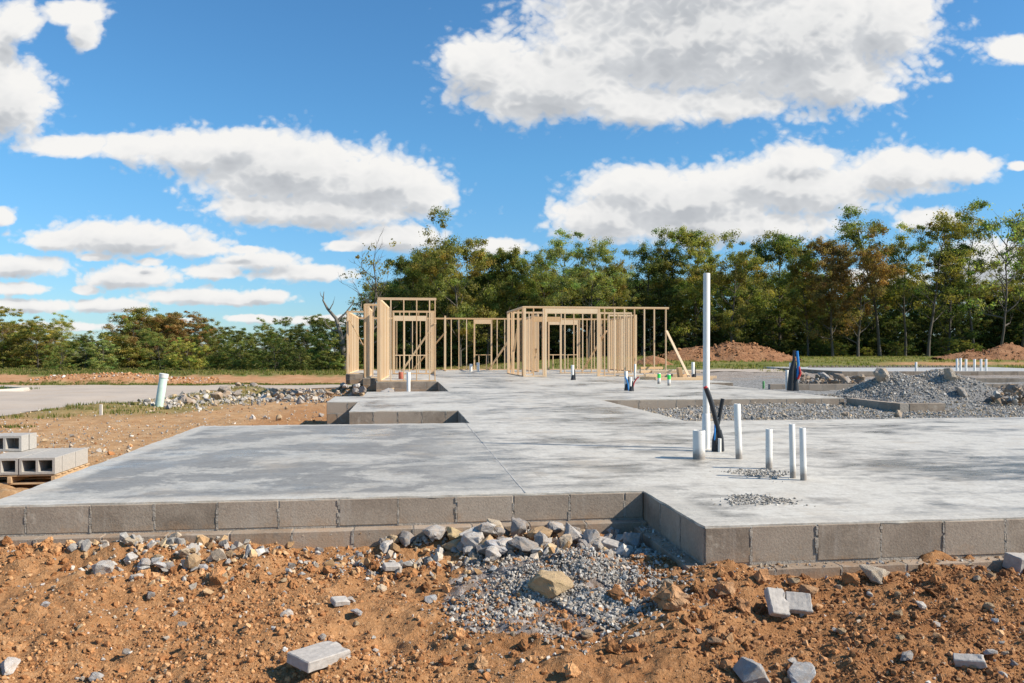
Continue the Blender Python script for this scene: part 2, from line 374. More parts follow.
# ------------------------------------------------------------------ ground sheet
Ys = np.concatenate([np.linspace(-40, 1.5, 12), np.linspace(1.8, 2.9, 14), np.arange(2.95, 6.6, .0135), 6.6*np.exp(np.linspace(0, math.log(60/6.6), 230))[1:], 60*np.exp(np.linspace(0, math.log(3000/60), 46))[1:]])
T = np.linspace(-1, 1, 620)
W = .86*np.abs(Ys)+1.9
X = T[None, :]*W[:, None]; Y = np.repeat(Ys[:, None], len(T), 1)
Z = ground(X, Y)
a, b = W2B(X, Y); rr_ = X/np.maximum(Y, 1)
nz = fbm(X*.8, Y*.8, 4, 77)
gravel = np.clip(sstep(3.2, 4.2, a)*sstep(11, 11.6, b)*(1-sstep(33, 46, Y+nz*8)), 0, 1)
yard = sstep(3.5, 9, a)*(1-sstep(50, 58, Y+nz*10))*sstep(11, 12, b); gravel = np.maximum(gravel, yard*.8)
gravel = np.maximum(gravel, (np.hypot((X-Gz(565,588,-.33)[0])/.55, (Y-Gz(565,588,-.33)[1])/.55) < .9+nz*.7)*.75)
gravel = np.maximum(gravel, ((a > -1.6) & (a < 1.3) & (b > 11.2) & (b < 27.2))*.6)
gravel = np.maximum(gravel, np.clip(.75-np.hypot((X-Gz(265,396,-.75)[0])/3.4, (Y-Gz(265,396,-.75)[1])/6), 0, 1)*(nz > -.1))
pale = (1-sstep(-3.6, -2.6, a+nz*.4))*sstep(5.4, 7.5, Y)*(1-sstep(45, 46, Y))
pale = np.maximum(pale, sstep(20, 28, Y)*.8)
road = inpoly(X, Y, ROAD)
# grass
left = 1-sstep(-.12, .02, rr_)
redband = left*sstep(50.5, 51.2, Y)*(1-sstep(70, 74, Y+nz*7))
grass = left*sstep(69, 74, Y+nz*8)
grass = np.maximum(grass, left*(Y > 50.3)*(Y < 52.2)*.85*(nz > -.12))
vr = sstep(-15.0, -13.2, X)*(1-sstep(-9.6, -8.2, X+nz*2))*sstep(18.5, 22, Y)*(1-sstep(38, 44, Y))
grass = np.maximum(grass, vr*.62)
grass = np.maximum(grass, ((X < -23.4) & (Y > 33) & (Y < 43))*1.)
grass = np.maximum(grass, (1-left)*sstep(46, 52, Y+nz*8))
rb2 = (1-left)*sstep(.42, .5, rr_)*sstep(57, 60, Y+nz*5)*(1-sstep(66, 69, Y+nz*5))
grass = grass*(1-rb2); redband = np.maximum(redband, rb2)
wet = sstep(-.2, 1.6, X+nz)*(1-sstep(7, 9, Y))
idx = np.arange(X.size).reshape(X.shape)
Fq = np.stack([idx[:-1,:-1].ravel(), idx[:-1,1:].ravel(), idx[1:,1:].ravel(), idx[1:,:-1].ravel()], 1)
gnd = npmesh('ground', np.stack([X.ravel(), Y.ravel(), Z.ravel()], 1), Fq, M_GROUND,
             dict(gravel=gravel.ravel(), pale=np.clip(pale, 0, 1).ravel(), grass=np.clip(grass, 0, 1).ravel(), red=redband.ravel(), wet=wet.ravel()), True)
tag(gnd, kind='structure')

# road sheet: a grid laid 6 mm over the ground inside the road outline
gx = np.arange(-60, 30.1, .35); gy = np.arange(-10, 50.6, .35)
RX, RY = np.meshgrid(gx, gy); rz = base_h(RX, RY)[0]+.10*fbm(RX*.35, RY*.35, 3, 5)+.008
ii = np.arange(RX.size).reshape(RX.shape); cxm = (RX[:-1,:-1]+.175); cym = RY[:-1,:-1]+.175
ok = inpoly(cxm, cym, ROAD)
q = np.stack([ii[:-1,:-1][ok], ii[:-1,1:][ok], ii[1:,1:][ok], ii[1:,:-1][ok]], 1)
used, inv = np.unique(q, return_inverse=True)
VR = np.stack([RX.ravel(), RY.ravel(), rz.ravel()], 1)[used]
tag(npmesh('road', VR, inv.reshape(q.shape), M_ROAD, None, True), kind='structure')
# kerb round the grass corner
kb = MB(); kp = [(-40,32.1),(-27,32.9),(-24.6,33.7),(-23.7,35.5),(-23.4,37.5),(-23.7,39.5),(-24.3,41),(-26.8,42.8),(-40,43)]
prof = [(-.16,-.1),(-.16,.12),(.10,.12),(.17,.02),(.17,-.1)]
rows = []
for i, (x, y) in enumerate(kp):
    x0, y0 = kp[max(i-1, 0)]; x1, y1 = kp[min(i+1, len(kp)-1)]; L = math.hypot(x1-x0, y1-y0); nx, ny = (y1-y0)/L, -(x1-x0)/L
    z = float(base_h(np.array([x]), np.array([y]))[0][0]+.03)
    rows.append([(x+nx*d, y+ny*d, z+h) for d, h in prof])
for i in range(len(rows)-1): kb.add(rows[i]+rows[i+1], [(k, k+1, k+6, k+5) for k in range(4)])
tag(kb.build('road_kerb', plain('kerb_concrete', (.52,.46,.38), .9)), kind='structure')

# ------------------------------------------------------------------ house foundation
found = thing('house_foundation', 'large bare grey concrete floor slab on block walls filling the middle', 'foundation', (0,0,0), TH)
av = np.arange(-2.7, 15.01, .1); bv = np.arange(4.5, 43.31, .1)
AV, BV = np.meshgrid(av, bv); zz = .0025*fbm(AV*1.2, BV*1.2, 3, 8)
ii = np.arange(AV.size).reshape(AV.shape)
ok = inpoly(AV[:-1,:-1]+.05, BV[:-1,:-1]+.05, OUT)
q = np.stack([ii[:-1,:-1][ok], ii[:-1,1:][ok], ii[1:,1:][ok], ii[1:,:-1][ok]], 1)
used, inv = np.unique(q, return_inverse=True)
ed = edgedist(AV, BV, OUT); ed = np.minimum(ed, .6)
V = np.stack([AV.ravel(), BV.ravel(), zz.ravel()], 1)[used]; q = inv.reshape(q.shape)
# thin slab rim
E = {}
for f in q:
    for k in range(4):
        e = (int(f[k]), int(f[(k+1) % 4])); E[e] = 1
rim = [e for e in E if (e[1], e[0]) not in E]
V2 = list(map(tuple, V)); low = {}; qf = [tuple(f) for f in q]
for e in rim:
    for k in e:
        if k not in low: low[k] = len(V2); V2.append((V[k][0], V[k][1], -.012-.005*random.random()))
for k in list(low):
    jx, jy = random.uniform(-.004,.004), random.uniform(-.004,.004); x_, y_, z_ = V2[k]; V2[k] = (x_+jx, y_+jy, z_-random.random()**4*.006)
    x_, y_, z_ = V2[low[k]]; V2[low[k]] = (x_+jx*1.5, y_+jy*1.5, z_)
for e in rim: qf.append((e[0], low[e[0]], low[e[1]], e[1]))
edv = ed.ravel()[used]; edv = np.concatenate([edv, np.zeros(len(V2)-len(edv))])
slab = npmesh('slab', np.array(V2), np.array(qf), M_SLAB, dict(edge=edv), False, found)
jm = MB()
y0 = 5.72
while y0 < 11.3: jm.box(.846+random.uniform(-.002,.002), .854, y0, y0+.13, -.01, .0028); y0 += .131
jm.build('control_joint', M_JOINT, found)

def course(mb, p0, p1, z0, z1, off, thick, tones, e0=0, e1=0, L=.4, gap=.010, start=0.):
    "row of blocks from p0 to p1 whose outer face lies off outside the outline"
    dx, dy = p1[0]-p0[0], p1[1]-p0[1]; Ln = math.hypot(dx, dy); dx /= Ln; dy /= Ln; nx, ny = dy, -dx
    R = Matrix(((dx, nx, 0, p0[0]), (dy, ny, 0, p0[1]), (0, 0, 1, 0), (0, 0, 0, 1)))
    s = -e0; endp = Ln+e1; x = s-start
    mb.box(s+.004, endp-.004, off-thick, off-.0035, z0-.012, z1-.003, 1, R)
    while x < endp-.02:
        x0 = max(x, s); x1 = min(x+L, endp)
        if x1-x0 > .03:
            j = [random.uniform(-.003, .003) for _ in range(3)]
            n0 = len(mb.v); mb.bbox(x0+gap/2, x1-gap/2, off-thick+.01, off+j[0], z0+.004, z1+j[1]*.6, .004, 0, R); tones.append((n0, len(mb.v), random.random()**1.6*1.0))
            # mortar squeezed out of the joint
            if x1 < endp-.02:
                for _ in range(9):
                    zc = random.uniform(z0+.01, z1-.01); w = random.uniform(.002, .009); h = random.uniform(.008, .03)
                    mb.box(x1-w+random.uniform(-.004,.004), x1+w, off-.02, off+random.uniform(.0,.004), zc-h, min(zc+h, z1-.004), 1, R @ Matrix.Rotation(0, 4, 'Z'))
        x += L
def settone(o, tones):
    tv = np.zeros(len(o.data.vertices), np.float32)
    for (i, j, q) in tones: tv[i:j] = q
    at = o.data.attributes.new('tone', 'FLOAT', 'POINT'); at.data.foreach_set('value', tv)
def foundation_walls(P, parent, starts={}, skip=()):
    up, lo = MB(), MB(); t1, t2 = [], []
    n = len(P)
    def convex(i):
        p, q_, r = P[i-1], P[i], P[(i+1) % n]; return (q_[0]-p[0])*(r[1]-q_[1])-(q_[1]-p[1])*(r[0]-q_[0]) > 0
    for i in range(n):
        if i in skip: continue
        p0, p1 = P[i], P[(i+1) % n]
        course(up, p0, p1, -.195 if i == 0 else -.222, -.012, .004, .19, t1, 0, 0, start=starts.get(i, 0))
        c0, c1 = convex(i), convex((i+1) % n)
        of = .10 if i in (0, 1, 2) else .001; course(lo, p0, p1, -.425, -.204 if i == 0 else -.232, of, .18+of, t2, of if c0 else -of, of if c1 else 0, start=starts.get(i, 0)+.2)
    o = up.build('upper_block_course', [M_CMU, M_MORTAR], parent, False); settone(o, t1)
    o = lo.build('lower_block_course', [M_CMU, M_MORTAR], parent, False); settone(o, t2)
    # crumbs of mortar on the ledge
foundation_walls(OUT, found, {0: .14, 1: 0, 2: .12})

# crumbs & mortar ridge on the ledge along the front walls (real loose mortar): collected in the gravel stuff below

# ------------------------------------------------------------------ framed walls
SW, SD = .038, .089
def stud_mesh(name, w, d, h):
    mb = MB(); mb.bbox(-w/2, w/2, -d/2, d/2, 0, h, .003); o = mb.build(name, M_WOOD); return o
H = 2.74
P_STUD = {}
def add_part(root, name, dims, loc, rot=(0,0,0)):
    key = tuple(round(q, 3) for q in dims)
    if key not in P_STUD:
        mb = MB(); mb.bbox(-dims[0]/2, dims[0]/2, -dims[1]/2, dims[1]/2, 0, dims[2], .003)
        P_STUD[key] = mb.build(name, M_WOOD, root, False); o = P_STUD[key]
    else:
        o = P_STUD[key].copy(); COL.objects.link(o); o.parent = root; o.name = name
    o.location = loc; o.rotation_euler = rot
    return o
def wall(label, a0, b0, a1, b1, openings=(), clusters=(), spacing=.405, skip=(), brace=(), h=H, overhang=(0,0)):
    "stud wall from (a0,b0) to (a1,b1) in building coordinates. openings: (t0,t1,sill,headbottom,headtop)"
    x0, y0 = B2W(a0, b0); x1, y1 = B2W(a1, b1); L = math.hypot(x1-x0, y1-y0); rz = math.atan2(y1-y0, x1-x0)
    r = thing('stud_wall', label, 'wall frame', (x0, y0, .004), rz, 'timber stud walls on the slab')
    def plate(name, s, e, z): add_part(r, name, (e-s, SD, .038), ((s+e)/2, 0, z))
    dsegs = [(0, L)]
    for (t0, t1, sill, hb, ht) in openings:
        if sill <= 0:
            new = []
            for (s, e) in dsegs: new += [(s, t0), (t1, e)]
            dsegs = new
    for (s, e) in dsegs: plate('sole_plate', s, e, 0)
    plate('top_plate', -overhang[0], L+overhang[1], h-.038); plate('top_plate', -overhang[0], L+overhang[1], h-.078)
    hz = h-.078-.038
    def stud(t, z0=.038, z1=None, w=SW): add_part(r, 'stud', (w, SD, round((z1 or h-.078)-z0-.001, 3)), (t, 0, z0+.0005))
    ts = [SW/2, L-SW/2]; n = int(L/spacing)
    ts += [k*spacing for k in range(1, n+1) if k*spacing < L-.1]
    for (tc, k) in clusters:
        ts = [q_ for q_ in ts if not (tc-.06 < q_ < tc+k*.042+.02)]
        ts += [tc+.0405*j for j in range(k)]
    for q_ in ts:
        if any(t0-.05 < q_ < t1+.05 for (t0, t1, *_) in openings): continue
        if any(abs(q_-s_) < .15 for s_ in skip): continue
        stud(q_)
    for (t0, t1, sill, hb, ht) in openings:
        for e in (t0-.0195, t1+.0195): stud(e-.0405 if e < (t0+t1)/2 else e+.0405); stud(e, .038, hb)
        add_part(r, 'header', (t1-t0+.076, SD-.01, ht-hb), ((t0+t1)/2, 0, hb))
        k = t0+.2
        while k < t1-.1:
            if ht < h-.09: stud(k, ht, h-.078)
            if sill > 0: stud(k, .038, sill-.038)
            k += .405
        if sill > 0: plate('sill', t0, t1, sill-.038)
    for (pa, pb) in brace:                                # world points -> local
        Mi = Matrix.Translation((x0, y0, .004)) @ Matrix.Rotation(rz, 4, 'Z'); Mi = Mi.inverted()
        A, Bp = Mi @ Vector(pa), Mi @ Vector(pb); d = Bp-A
        mb = MB(); Q = Matrix.Translation(A) @ d.to_track_quat('Z', 'Y').to_matrix().to_4x4()
        mb.bbox(-.0445, .0445, -.019, .019, 0, d.length, .003, 0, Q); mb.build('diagonal_brace', M_WOOD, r)
    return r
def FP(u, v, z=0): x, y = Gz(u, v, z); return (x, y, z+.03)
def WP(a, b, z): x, y = B2W(a, b); return (x, y, z)
# left wing
wall('front stud wall of the tall left bay, open over the floor hole', -.85, 27.08, 1.05, 27.08, clusters=[(.0,3),(1.86,1)], spacing=.42)
wall('side stud wall running back behind the left bay front', -.82, 27.2, -.62, 33.0, spacing=.405, clusters=[(.02,2),(5.6,3)])
wall('window stud wall inside the left bay with low sill and long header', -.5, 35.8, 1.35, 35.8, openings=[(.12,1.42,.83,2.3,2.52)], clusters=[(1.66,4)],
     brace=[(WP(1.33, 35.7, 2.2), FP(402, 371.6))])
wall('short front stud wall left of the tall left bay with bundled studs', -1.44, 30.7, -.92, 30.7, clusters=[(.0,5)], spacing=.3)
wall('stud wall running back from the bundled studs at the left', -1.44, 30.85, -1.36, 36.0, clusters=[(.2,2)])
wall('short front stud wall at the far left corner of the slab', -2.44, 36.2, -1.44, 36.2, clusters=[(0,2)], skip=(.4,.8), brace=[(WP(-2.35, 36.1, 2.35), WP(-1.75, 36.1, 1.25))])
wall('leftmost stud wall with close studs running back', -2.44, 36.3, -2.36, 42.9, clusters=[(.4,2),(2.0,2),(4.4,2)])
# back
wall('long back stud wall with two framed windows at the rear of the slab', -2.4, 43.2, 11.0, 43.2, openings=[(6.12,6.95,.81,2.43,2.67),(10.1,11.6,.81,2.4,2.66)], clusters=[(4.5,2)])
wall('short return stud wall beside the middle back window', 2.02, 40.7, 2.12, 43.1, clusters=[(0,3),(2.2,3)], spacing=.8, brace=[(WP(2.05, 40.75, 1.95), FP(413, 370.2))])
# right wing
wall('front stud wall of the right bay with wide headed opening', 4.6, 31.6, 10.36, 31.6, openings=[(.92,2.94,0,2.48,2.66)], clusters=[(0,3),(.79,2),(2.99,2)], overhang=(.02,.1),
     brace=[(WP(10.34, 31.5, 1.8), FP(690, 380.2))])
wall('side stud wall running back at the left of the right bay', 4.62, 31.75, 4.55, 36.0, spacing=1.3, clusters=[(.02,2),(4.1,3)], brace=[(WP(4.6, 33.2, 1.9), WP(4.6, 35.4, .2)), (WP(4.55, 36.0, 1.4), FP(489, 370))])
wall('middle stud wall inside the right bay', 4.7, 36.05, 10.2, 36.05, openings=[(1.0,2.2,0,2.3,2.52)], skip=(.4,), brace=[(WP(9.0, 35.9, 1.9), FP(582, 372))])
wall('inner stud wall running back on the left of the right bay', 6.3, 38.4, 6.3, 43.1, clusters=[(.0,4),(1.0,2),(2.0,2)], brace=[(WP(6.2, 38.5, 1.1), FP(538, 371))])
wall('rearmost right stud wall with close studs running back', 11.02, 38.2, 10.95, 43.1, clusters=[(0,3),(1.2,2),(2.4,2)])
wall('front stud wall right of the inner right bay', 9.7, 38.4, 10.95, 38.4, clusters=[(0,2)], spacing=.3)

# lumber lying on the slab by the right bay
k = 0
for (u0, u1, v, zz0, lab) in [(640,676,379.5,0,'long board lying at the bottom left of the lumber stack'),(655,712,380.3,0,'long board lying lowest on the right of the lumber stack'),(662,716,378.8,0,'board lying behind the lowest board of the lumber stack'),
                           (645,690,379.6,.10,'board resting on the lower boards beside the slanted brace'),(640,668,378.6,.2,'short thick board on top of the left end of the lumber'),(652,700,378.6,.2,'thin board laid askew on the lumber stack'),(640,662,377.4,.3,'topmost short board of the lumber stack')]:
    x0, y0 = Gz(u0, v, 0); x1, y1 = Gz(u1, v-random.uniform(-.4,.4), 0); d = Vector((x1-x0, y1-y0, 0))
    mb = MB(); mb.bbox(0, d.length, -.07, .07, .006, .098, .004); o = mb.build('lumber_board', M_WOOD); o.location = (x0, y0, zz0); o.rotation_euler = (0, 0, math.atan2(d.y, d.x))
    tag(o, lab, 'board', 'lumber stacked by the right bay'); k += 1
x0, y0 = Gz(680, 379.7, 0); mb = MB(); mb.bbox(-.06, .06, -.2, .2, .004, .42, .004, 0, Matrix.Rotation(-.15, 4, 'Y')); o = mb.build('lumber_board', M_WOOD); o.location = (x0, y0-.1, .012); tag(o, 'short offcut standing on end beside the slanted brace', 'board', 'lumber stacked by the right bay')

# ------------------------------------------------------------------ pipes on the slab
def pipe(label, u, v, tv, dpx=None, d=None, mat=None, tilt=(0,0), z=0, name='standpipe', extra=None, cat='pipe', group='plastic pipes standing out of the concrete'):
    y = F*(1-z)/(v-HZ); x = (u-512)*y/F; s = F/y; h = (v-tv)/s
    if d is None: d = dpx/s
    mat = mat or M_PVCW
    r = thing(name, label, cat, (x, y, z-.002), random.uniform(0, 6), group)
    r.rotation_euler = (tilt[0], tilt[1], 0)
    mb = MB(); mb.pipe(h, d/2, d/2-.006); mb.build('pipe_body', mat, r)
    if extra: extra(r, h, d)
    return r
def collar(r, h, d): mb = MB(); mb.pipe(.36, d/2+.007, d/2+.0005, z0=.0, depth=.02); mb.build('coupling', M_PVC, r)
def tape(r, h, d):
    mb = MB(); n = 20; mb.tube([(0,0,h*.55),(0,0,h*.92)], d/2+.003, n, 0, False); mb.build('tape_band', M_TAPE, r)
def wrap(r, h, d): mb = MB(); mb.tube([(.01,-.01,0),(.012,-.01,h*.16),(.015,-.008,h*.34)], [d/2+.02,d/2+.008,d/2+.004], 12, 0, False); mb.tube([(d*.75,-.01,0),(d*.7,-.015,h*.4),(d*.62,-.01,h*.72)], [.03,.022,.014], 8); mb.build('black_sleeve', M_BLACK, r)
pipe('tallest white plastic pipe, standing like a pole with a coupling', 706, 448.5, 273, 6.6, tilt=(0,.004), extra=collar)
pipe('short fat white pipe left of the black conduit', 699, 459, 430, 12.2)
pipe('medium white pipe just right of the black conduit', 739, 459, 403.5, 6.6, tilt=(0,-.035))
pipe('short white pipe at the edge of the far gravel hole', 769, 468.8, 428.6, 6.6)
pipe('taller of the paired white pipes right of the gravel hole', 793, 477.7, 423.7, 5.8, tilt=(0,-.02))
pipe('right hand and shorter of the paired white pipes', 803.5, 480, 427.5, 6.2, tilt=(0,-.02))
pipe('white pipe in the floor hole before the left bay', 408.5, 400, 372, 3.8, z=-.4, mat=M_PVC)
pipe('low white pipe stub inside the left bay', 408.5, 380.2, 372, 4, mat=M_PVC)
pipe('low red capped pipe stub inside the left bay', 401, 378.8, 372, 5, mat=M_REDBRICK)
pipe('left short pipe stub near the middle back window', 471, 371.3, 364, 3, mat=M_PVC)
pipe('right short pipe stub near the middle back window', 478, 371.2, 362.5, 3, mat=M_PVC)
pipe('thin white pipe with black sleeve before the right bay opening', 572.5, 380, 365, 3.2, extra=wrap)
pipe('white pipe with blue tubing in front of the right bay', 626, 390.5, 371, 3.4, extra=wrap)
pipe('shorter white pipe with red tubing beside the blue one', 630.5, 391, 377, 3, extra=wrap)
pipe('slim grey white pipe behind the blue and red tubing pair', 635, 380, 364, 2.2)
pipe('left white pipe with a bright green band', 659, 383.8, 373, 3.2, extra=tape)
pipe('right white pipe with a bright green band', 669, 385.6, 374, 3.2, extra=tape)
pipe('white pipe beside the tall pole near the lumber', 693, 380, 362, 3.2, extra=wrap)
pipe('green copper stub near the right edge of the slab', 763.5, 388.5, 381, 2.2, mat=M_COPPER)
for (lab, u, v, tv) in [('lone white pipe on the far right foundation', 916, 371.2, 362)]+[('%s of the white pipes in the row at far right' % q, u, 370.8, tv) for q, u, tv in [('first and leftmost', 957, 358.5),('second', 960.5, 358),('third', 966, 359),('fourth', 974.5, 359),('fifth', 981, 359),('last and rightmost', 986, 359)]]:
    pipe(lab, u, v, tv, 2.2, mat=M_PVC)
# blue and red loops near the far pipes
for (lab, mat, u, v, dx, hh_, nm) in [('blue water tube curling by the right bay pipes', M_BLUE, 628.5, 390.6, -.05, .34, 'water_tube'), ('red water tube curling by the right bay pipes', M_RED, 633, 388, .10, .3, 'water_tube')]:
    x, y = Gz(u, v, 0); mb = MB(); mb.tube([(0,0,0),(dx*.3,.0,hh_*.5),(dx,.0,hh_*.85),(dx*1.6,0,hh_)], .018, 8); o = mb.build(nm, mat); o.location = (x, y, 0); tag(o, lab, 'tube')
# black conduit cluster
x, y = Gz(718, 451.5, 0); s = F/y
cl = thing('conduit_bundle', 'two black corrugated conduits rising from a taped base by the tall pole', 'conduit', (x, y, 0))
def cpx(u, v, dy=0): return ((u-718)/s, dy, (451.5-v)/s)
def bez(pts, n=22):
    out = []; P_ = [Vector(p) for p in pts]
    P_ = [2*P_[0]-P_[1]]+P_+[2*P_[-1]-P_[-2]]
    for i in range(1, len(P_)-2):
        for k in range(n//(len(P_)-3)):
            tt = k/(n//(len(P_)-3)); a_, b_, c_, d_ = P_[i-1:i+3]
            out.append(.5*((2*b_)+(-a_+c_)*tt+(2*a_-5*b_+4*c_-d_)*tt*tt+(-a_+3*b_-3*c_+d_)*tt**3))
    out.append(P_[-2]); return out
def corr(pts, r): 
    pts = bez(pts, 80); mb = MB(); mb.tube(pts, [r*(1+.07*(i % 2)) for i in range(len(pts))], 12); return mb
corr([cpx(719,450), cpx(719.5,437), cpx(716,421), cpx(711,402), cpx(706,388)], .024).build('conduit', M_BLACK, cl)
corr([cpx(717,450,.04), cpx(718,432,.05), cpx(721,416,.06), cpx(724,399,.05)], .020).build('conduit', M_BLACK, cl)
mb = MB(); mb.tube([cpx(706.2,389), cpx(705,386.5)], .02, 10); mb.build('conduit_end', M_RED, cl)
mb = MB(); mb.tube([cpx(714.5,451), cpx(714.8,440), cpx(716,432)], [.03,.028,.02], 12); mb.tube([cpx(721,451), cpx(720.6,438), cpx(719.5,430)], [.034,.03,.02], 12); mb.tube([cpx(718,451,-.02), cpx(718,444,-.02)], [.03,.025], 12); mb.build('taped_base', M_BLACK, cl)
mb = MB(); mb.tube([cpx(718.5,452,-.045), cpx(718.4,438,-.05)], .017, 12); mb.build('grey_sleeve', M_PVC, cl)
mb = MB(); mb.tube([cpx(714,440,-.02), cpx(714.4,430,-.02), cpx(715,424,0)], .008, 8); mb.build('blue_tube', M_BLUE, cl)
mb = MB(); mb.tube([cpx(719.5,430,.06), cpx(719.8,418,.06)], .019, 12); mb.build('pale_sleeve', M_PVC, cl)
# far bundle on the right
x, y = Gz(793, 390, 0); s = F/y; r = thing('tube_bundle', 'bundle of black, blue and red tubes on the right of the slab', 'tubes', (x, y, -.02))
for (pts, rad, mat, nm) in [([(-.07,0,0),(-.04,0,.5),(.04,0,.85)], [.09,.07,.03], M_BLACK, 'black_sleeve'), ([(.05,0,0),(.06,0,.4),(.03,0,.8)], [.1,.05,.03], M_BLACK, 'black_sleeve'), ([(.1,-.03,.3),(.13,-.02,.7),(.1,0,1.02)], .035, M_BLUE, 'blue_tube'), ([(.1,-.07,.3),(.17,-.06,.45),(.14,-.03,.62)], .03, M_RED, 'red_tube'), ([(0,0,.6),(.03,0,1.04)], .03, M_BLACK, 'black_tube'), ([(-.06,.03,.4),(-.06,.03,.72)], .03, M_PVC, 'white_sleeve')]:
    mb = MB(); mb.tube(pts, rad, 10); mb.build(nm, mat, r)
pipe('white pipe left of the black and blue tube bundle', 787, 389.5, 370, 3.2, mat=M_PVC)
# leaning green pipe and stake at the left
x, y, z = G(158.5, 407)
r = thing('vent_pipe', 'leaning pale green pipe with white cap on the verge', 'pipe', (x, y, z-.05)); r.rotation_euler = (0, .16, 0)
s = F/y; hh_ = 33/s+.05
mb = MB(); mb.pipe(hh_, 4/s, 4/s-.01); mb.build('pipe_body', M_GREENPVC, r)
mb = MB(); mb.tube([(0,0,hh_-.09),(0,0,hh_+.02)], 4.4/s, 20); mb.build('pipe_cap', M_PVC, r)
x, y, z = G(101, 415.5); mb = MB(); s = F/y; mb.bbox(-1.4/s, 1.4/s, -.02, .02, -.1, 11/s, .004); o = mb.build('marker_stake', M_STAKE); o.location = (x, y, z); tag(o, 'short pale stake in the dirt near the road', 'stake')

# ------------------------------------------------------------------ pallet with blocks
px, py = (15-512)/88.0, 9.32; pz = float(ground(np.array([px]), np.array([py]), False)[0]); prz = TH*.9
top = 1-(476-351)/88.; pb = top-.115
pal = thing('wooden_pallet', 'wooden pallet under the grey blocks at the left edge', 'pallet', (px-.62, py, pb), prz)
mb = MB(); mb.bbox(0, 1.02, 0, .95, .1, .115, .002); 
for k in range(6): (lambda m_: (m_.bbox(0, 1.03, .01+k*.17, .13+k*.17, .095, .113, .003), m_.build('deck_board', M_PALLET, pal)))(MB())
for k in range(3): (lambda m_: (m_.bbox(.02+k*.475, .065+k*.475, 0, .97, .02, .094, .003), m_.build('stringer', M_PALLET, pal)))(MB())
for k in range(3): (lambda m_: (m_.bbox(0, 1.03, .02+k*.4, .12+k*.4, .0, .019, .003), m_.build('bottom_board', M_PALLET, pal)))(MB())
def block_mesh():
    "hollow block lying with its two cores facing -Y, 0.40 wide 0.20 deep 0.195 high"
    bm = bmesh.new(); w, h, d = .392, .192, .19
    xs = [0, .032, .18, .212, .36, w]; zs = [0, .03, h-.03, h]
    def ring(y, inset): return [[bm.verts.new((x_+(inset if i in (1,3) else -inset if i in (2,4) else 0), y, z_+(inset if j == 1 else -inset if j == 2 else 0))) for j, z_ in enumerate(zs)] for i, x_ in enumerate(xs)]
    A = ring(0, 0); Bk = ring(d, .006)
    for R_ in (A, Bk):
        for i in range(5):
            for j in range(3):
                if j == 1 and i in (1, 3): continue
                bm.faces.new([R_[i][j], R_[i+1][j], R_[i+1][j+1], R_[i][j+1]])
    def q4(a_, b_, c_, d_): bm.faces.new([a_, b_, c_, d_])
    for i in range(5): q4(A[i][0], A[i+1][0], Bk[i+1][0], Bk[i][0]); q4(A[i][3], A[i+1][3], Bk[i+1][3], Bk[i][3])
    for j in range(3): q4(A[0][j], A[0][j+1], Bk[0][j+1], Bk[0][j]); q4(A[5][j], A[5][j+1], Bk[5][j+1], Bk[5][j])
    for i in (1, 3):
        q4(A[i][1], A[i+1][1], Bk[i+1][1], Bk[i][1]); q4(A[i][2], A[i+1][2], Bk[i+1][2], Bk[i][2]); q4(A[i][1], A[i][2], Bk[i][2], Bk[i][1]); q4(A[i+1][1], A[i+1][2], Bk[i+1][2], Bk[i+1][1])
    bmesh.ops.recalc_face_normals(bm, faces=bm.faces[:]); bmesh.ops.bevel(bm, geom=bm.edges[:], offset=.0025, segments=1, affect='EDGES')
    mb = MB(); mb.bm(bm); return mb
blk = None
Rz = Matrix.Rotation(prz, 4, 'Z')
spots = []
for c_, cn in ((1, 'right'), (0, 'left')):
    for r_ in range(5): spots.append((c_*.405+.215, r_*.196, 0, ('front %s block on the pallet with two open cores showing' % cn) if r_ == 0 else 'block in the bottom layer behind the %s front one, row %s from the front' % (cn, ['', 'second', 'third', 'fourth', 'fifth'][r_])))
for c_, cn in ((.82, 'right'), (-.2, 'left')):
    for r_, rn in ((3, 'front'), (4, 'rear')): spots.append((c_*.405-.34, r_*.196+.02, .197, '%s %s block of the upper layer on the pallet' % (rn, cn)))
for (lx, ly, lz, lab) in spots:
    if blk is None: blk = block_mesh().build('concrete_block', M_PALECMU); o = blk
    else: o = blk.copy(); COL.objects.link(o)
    p_ = Vector((px-.62, py, pb+.117)) + Rz @ Vector((lx+random.uniform(-.006,.006), ly, lz)); o.location = p_; o.rotation_euler = (0, 0, prz+random.uniform(-.012,.012))
    tag(o, lab, 'block', 'grey blocks stacked on the pallet')

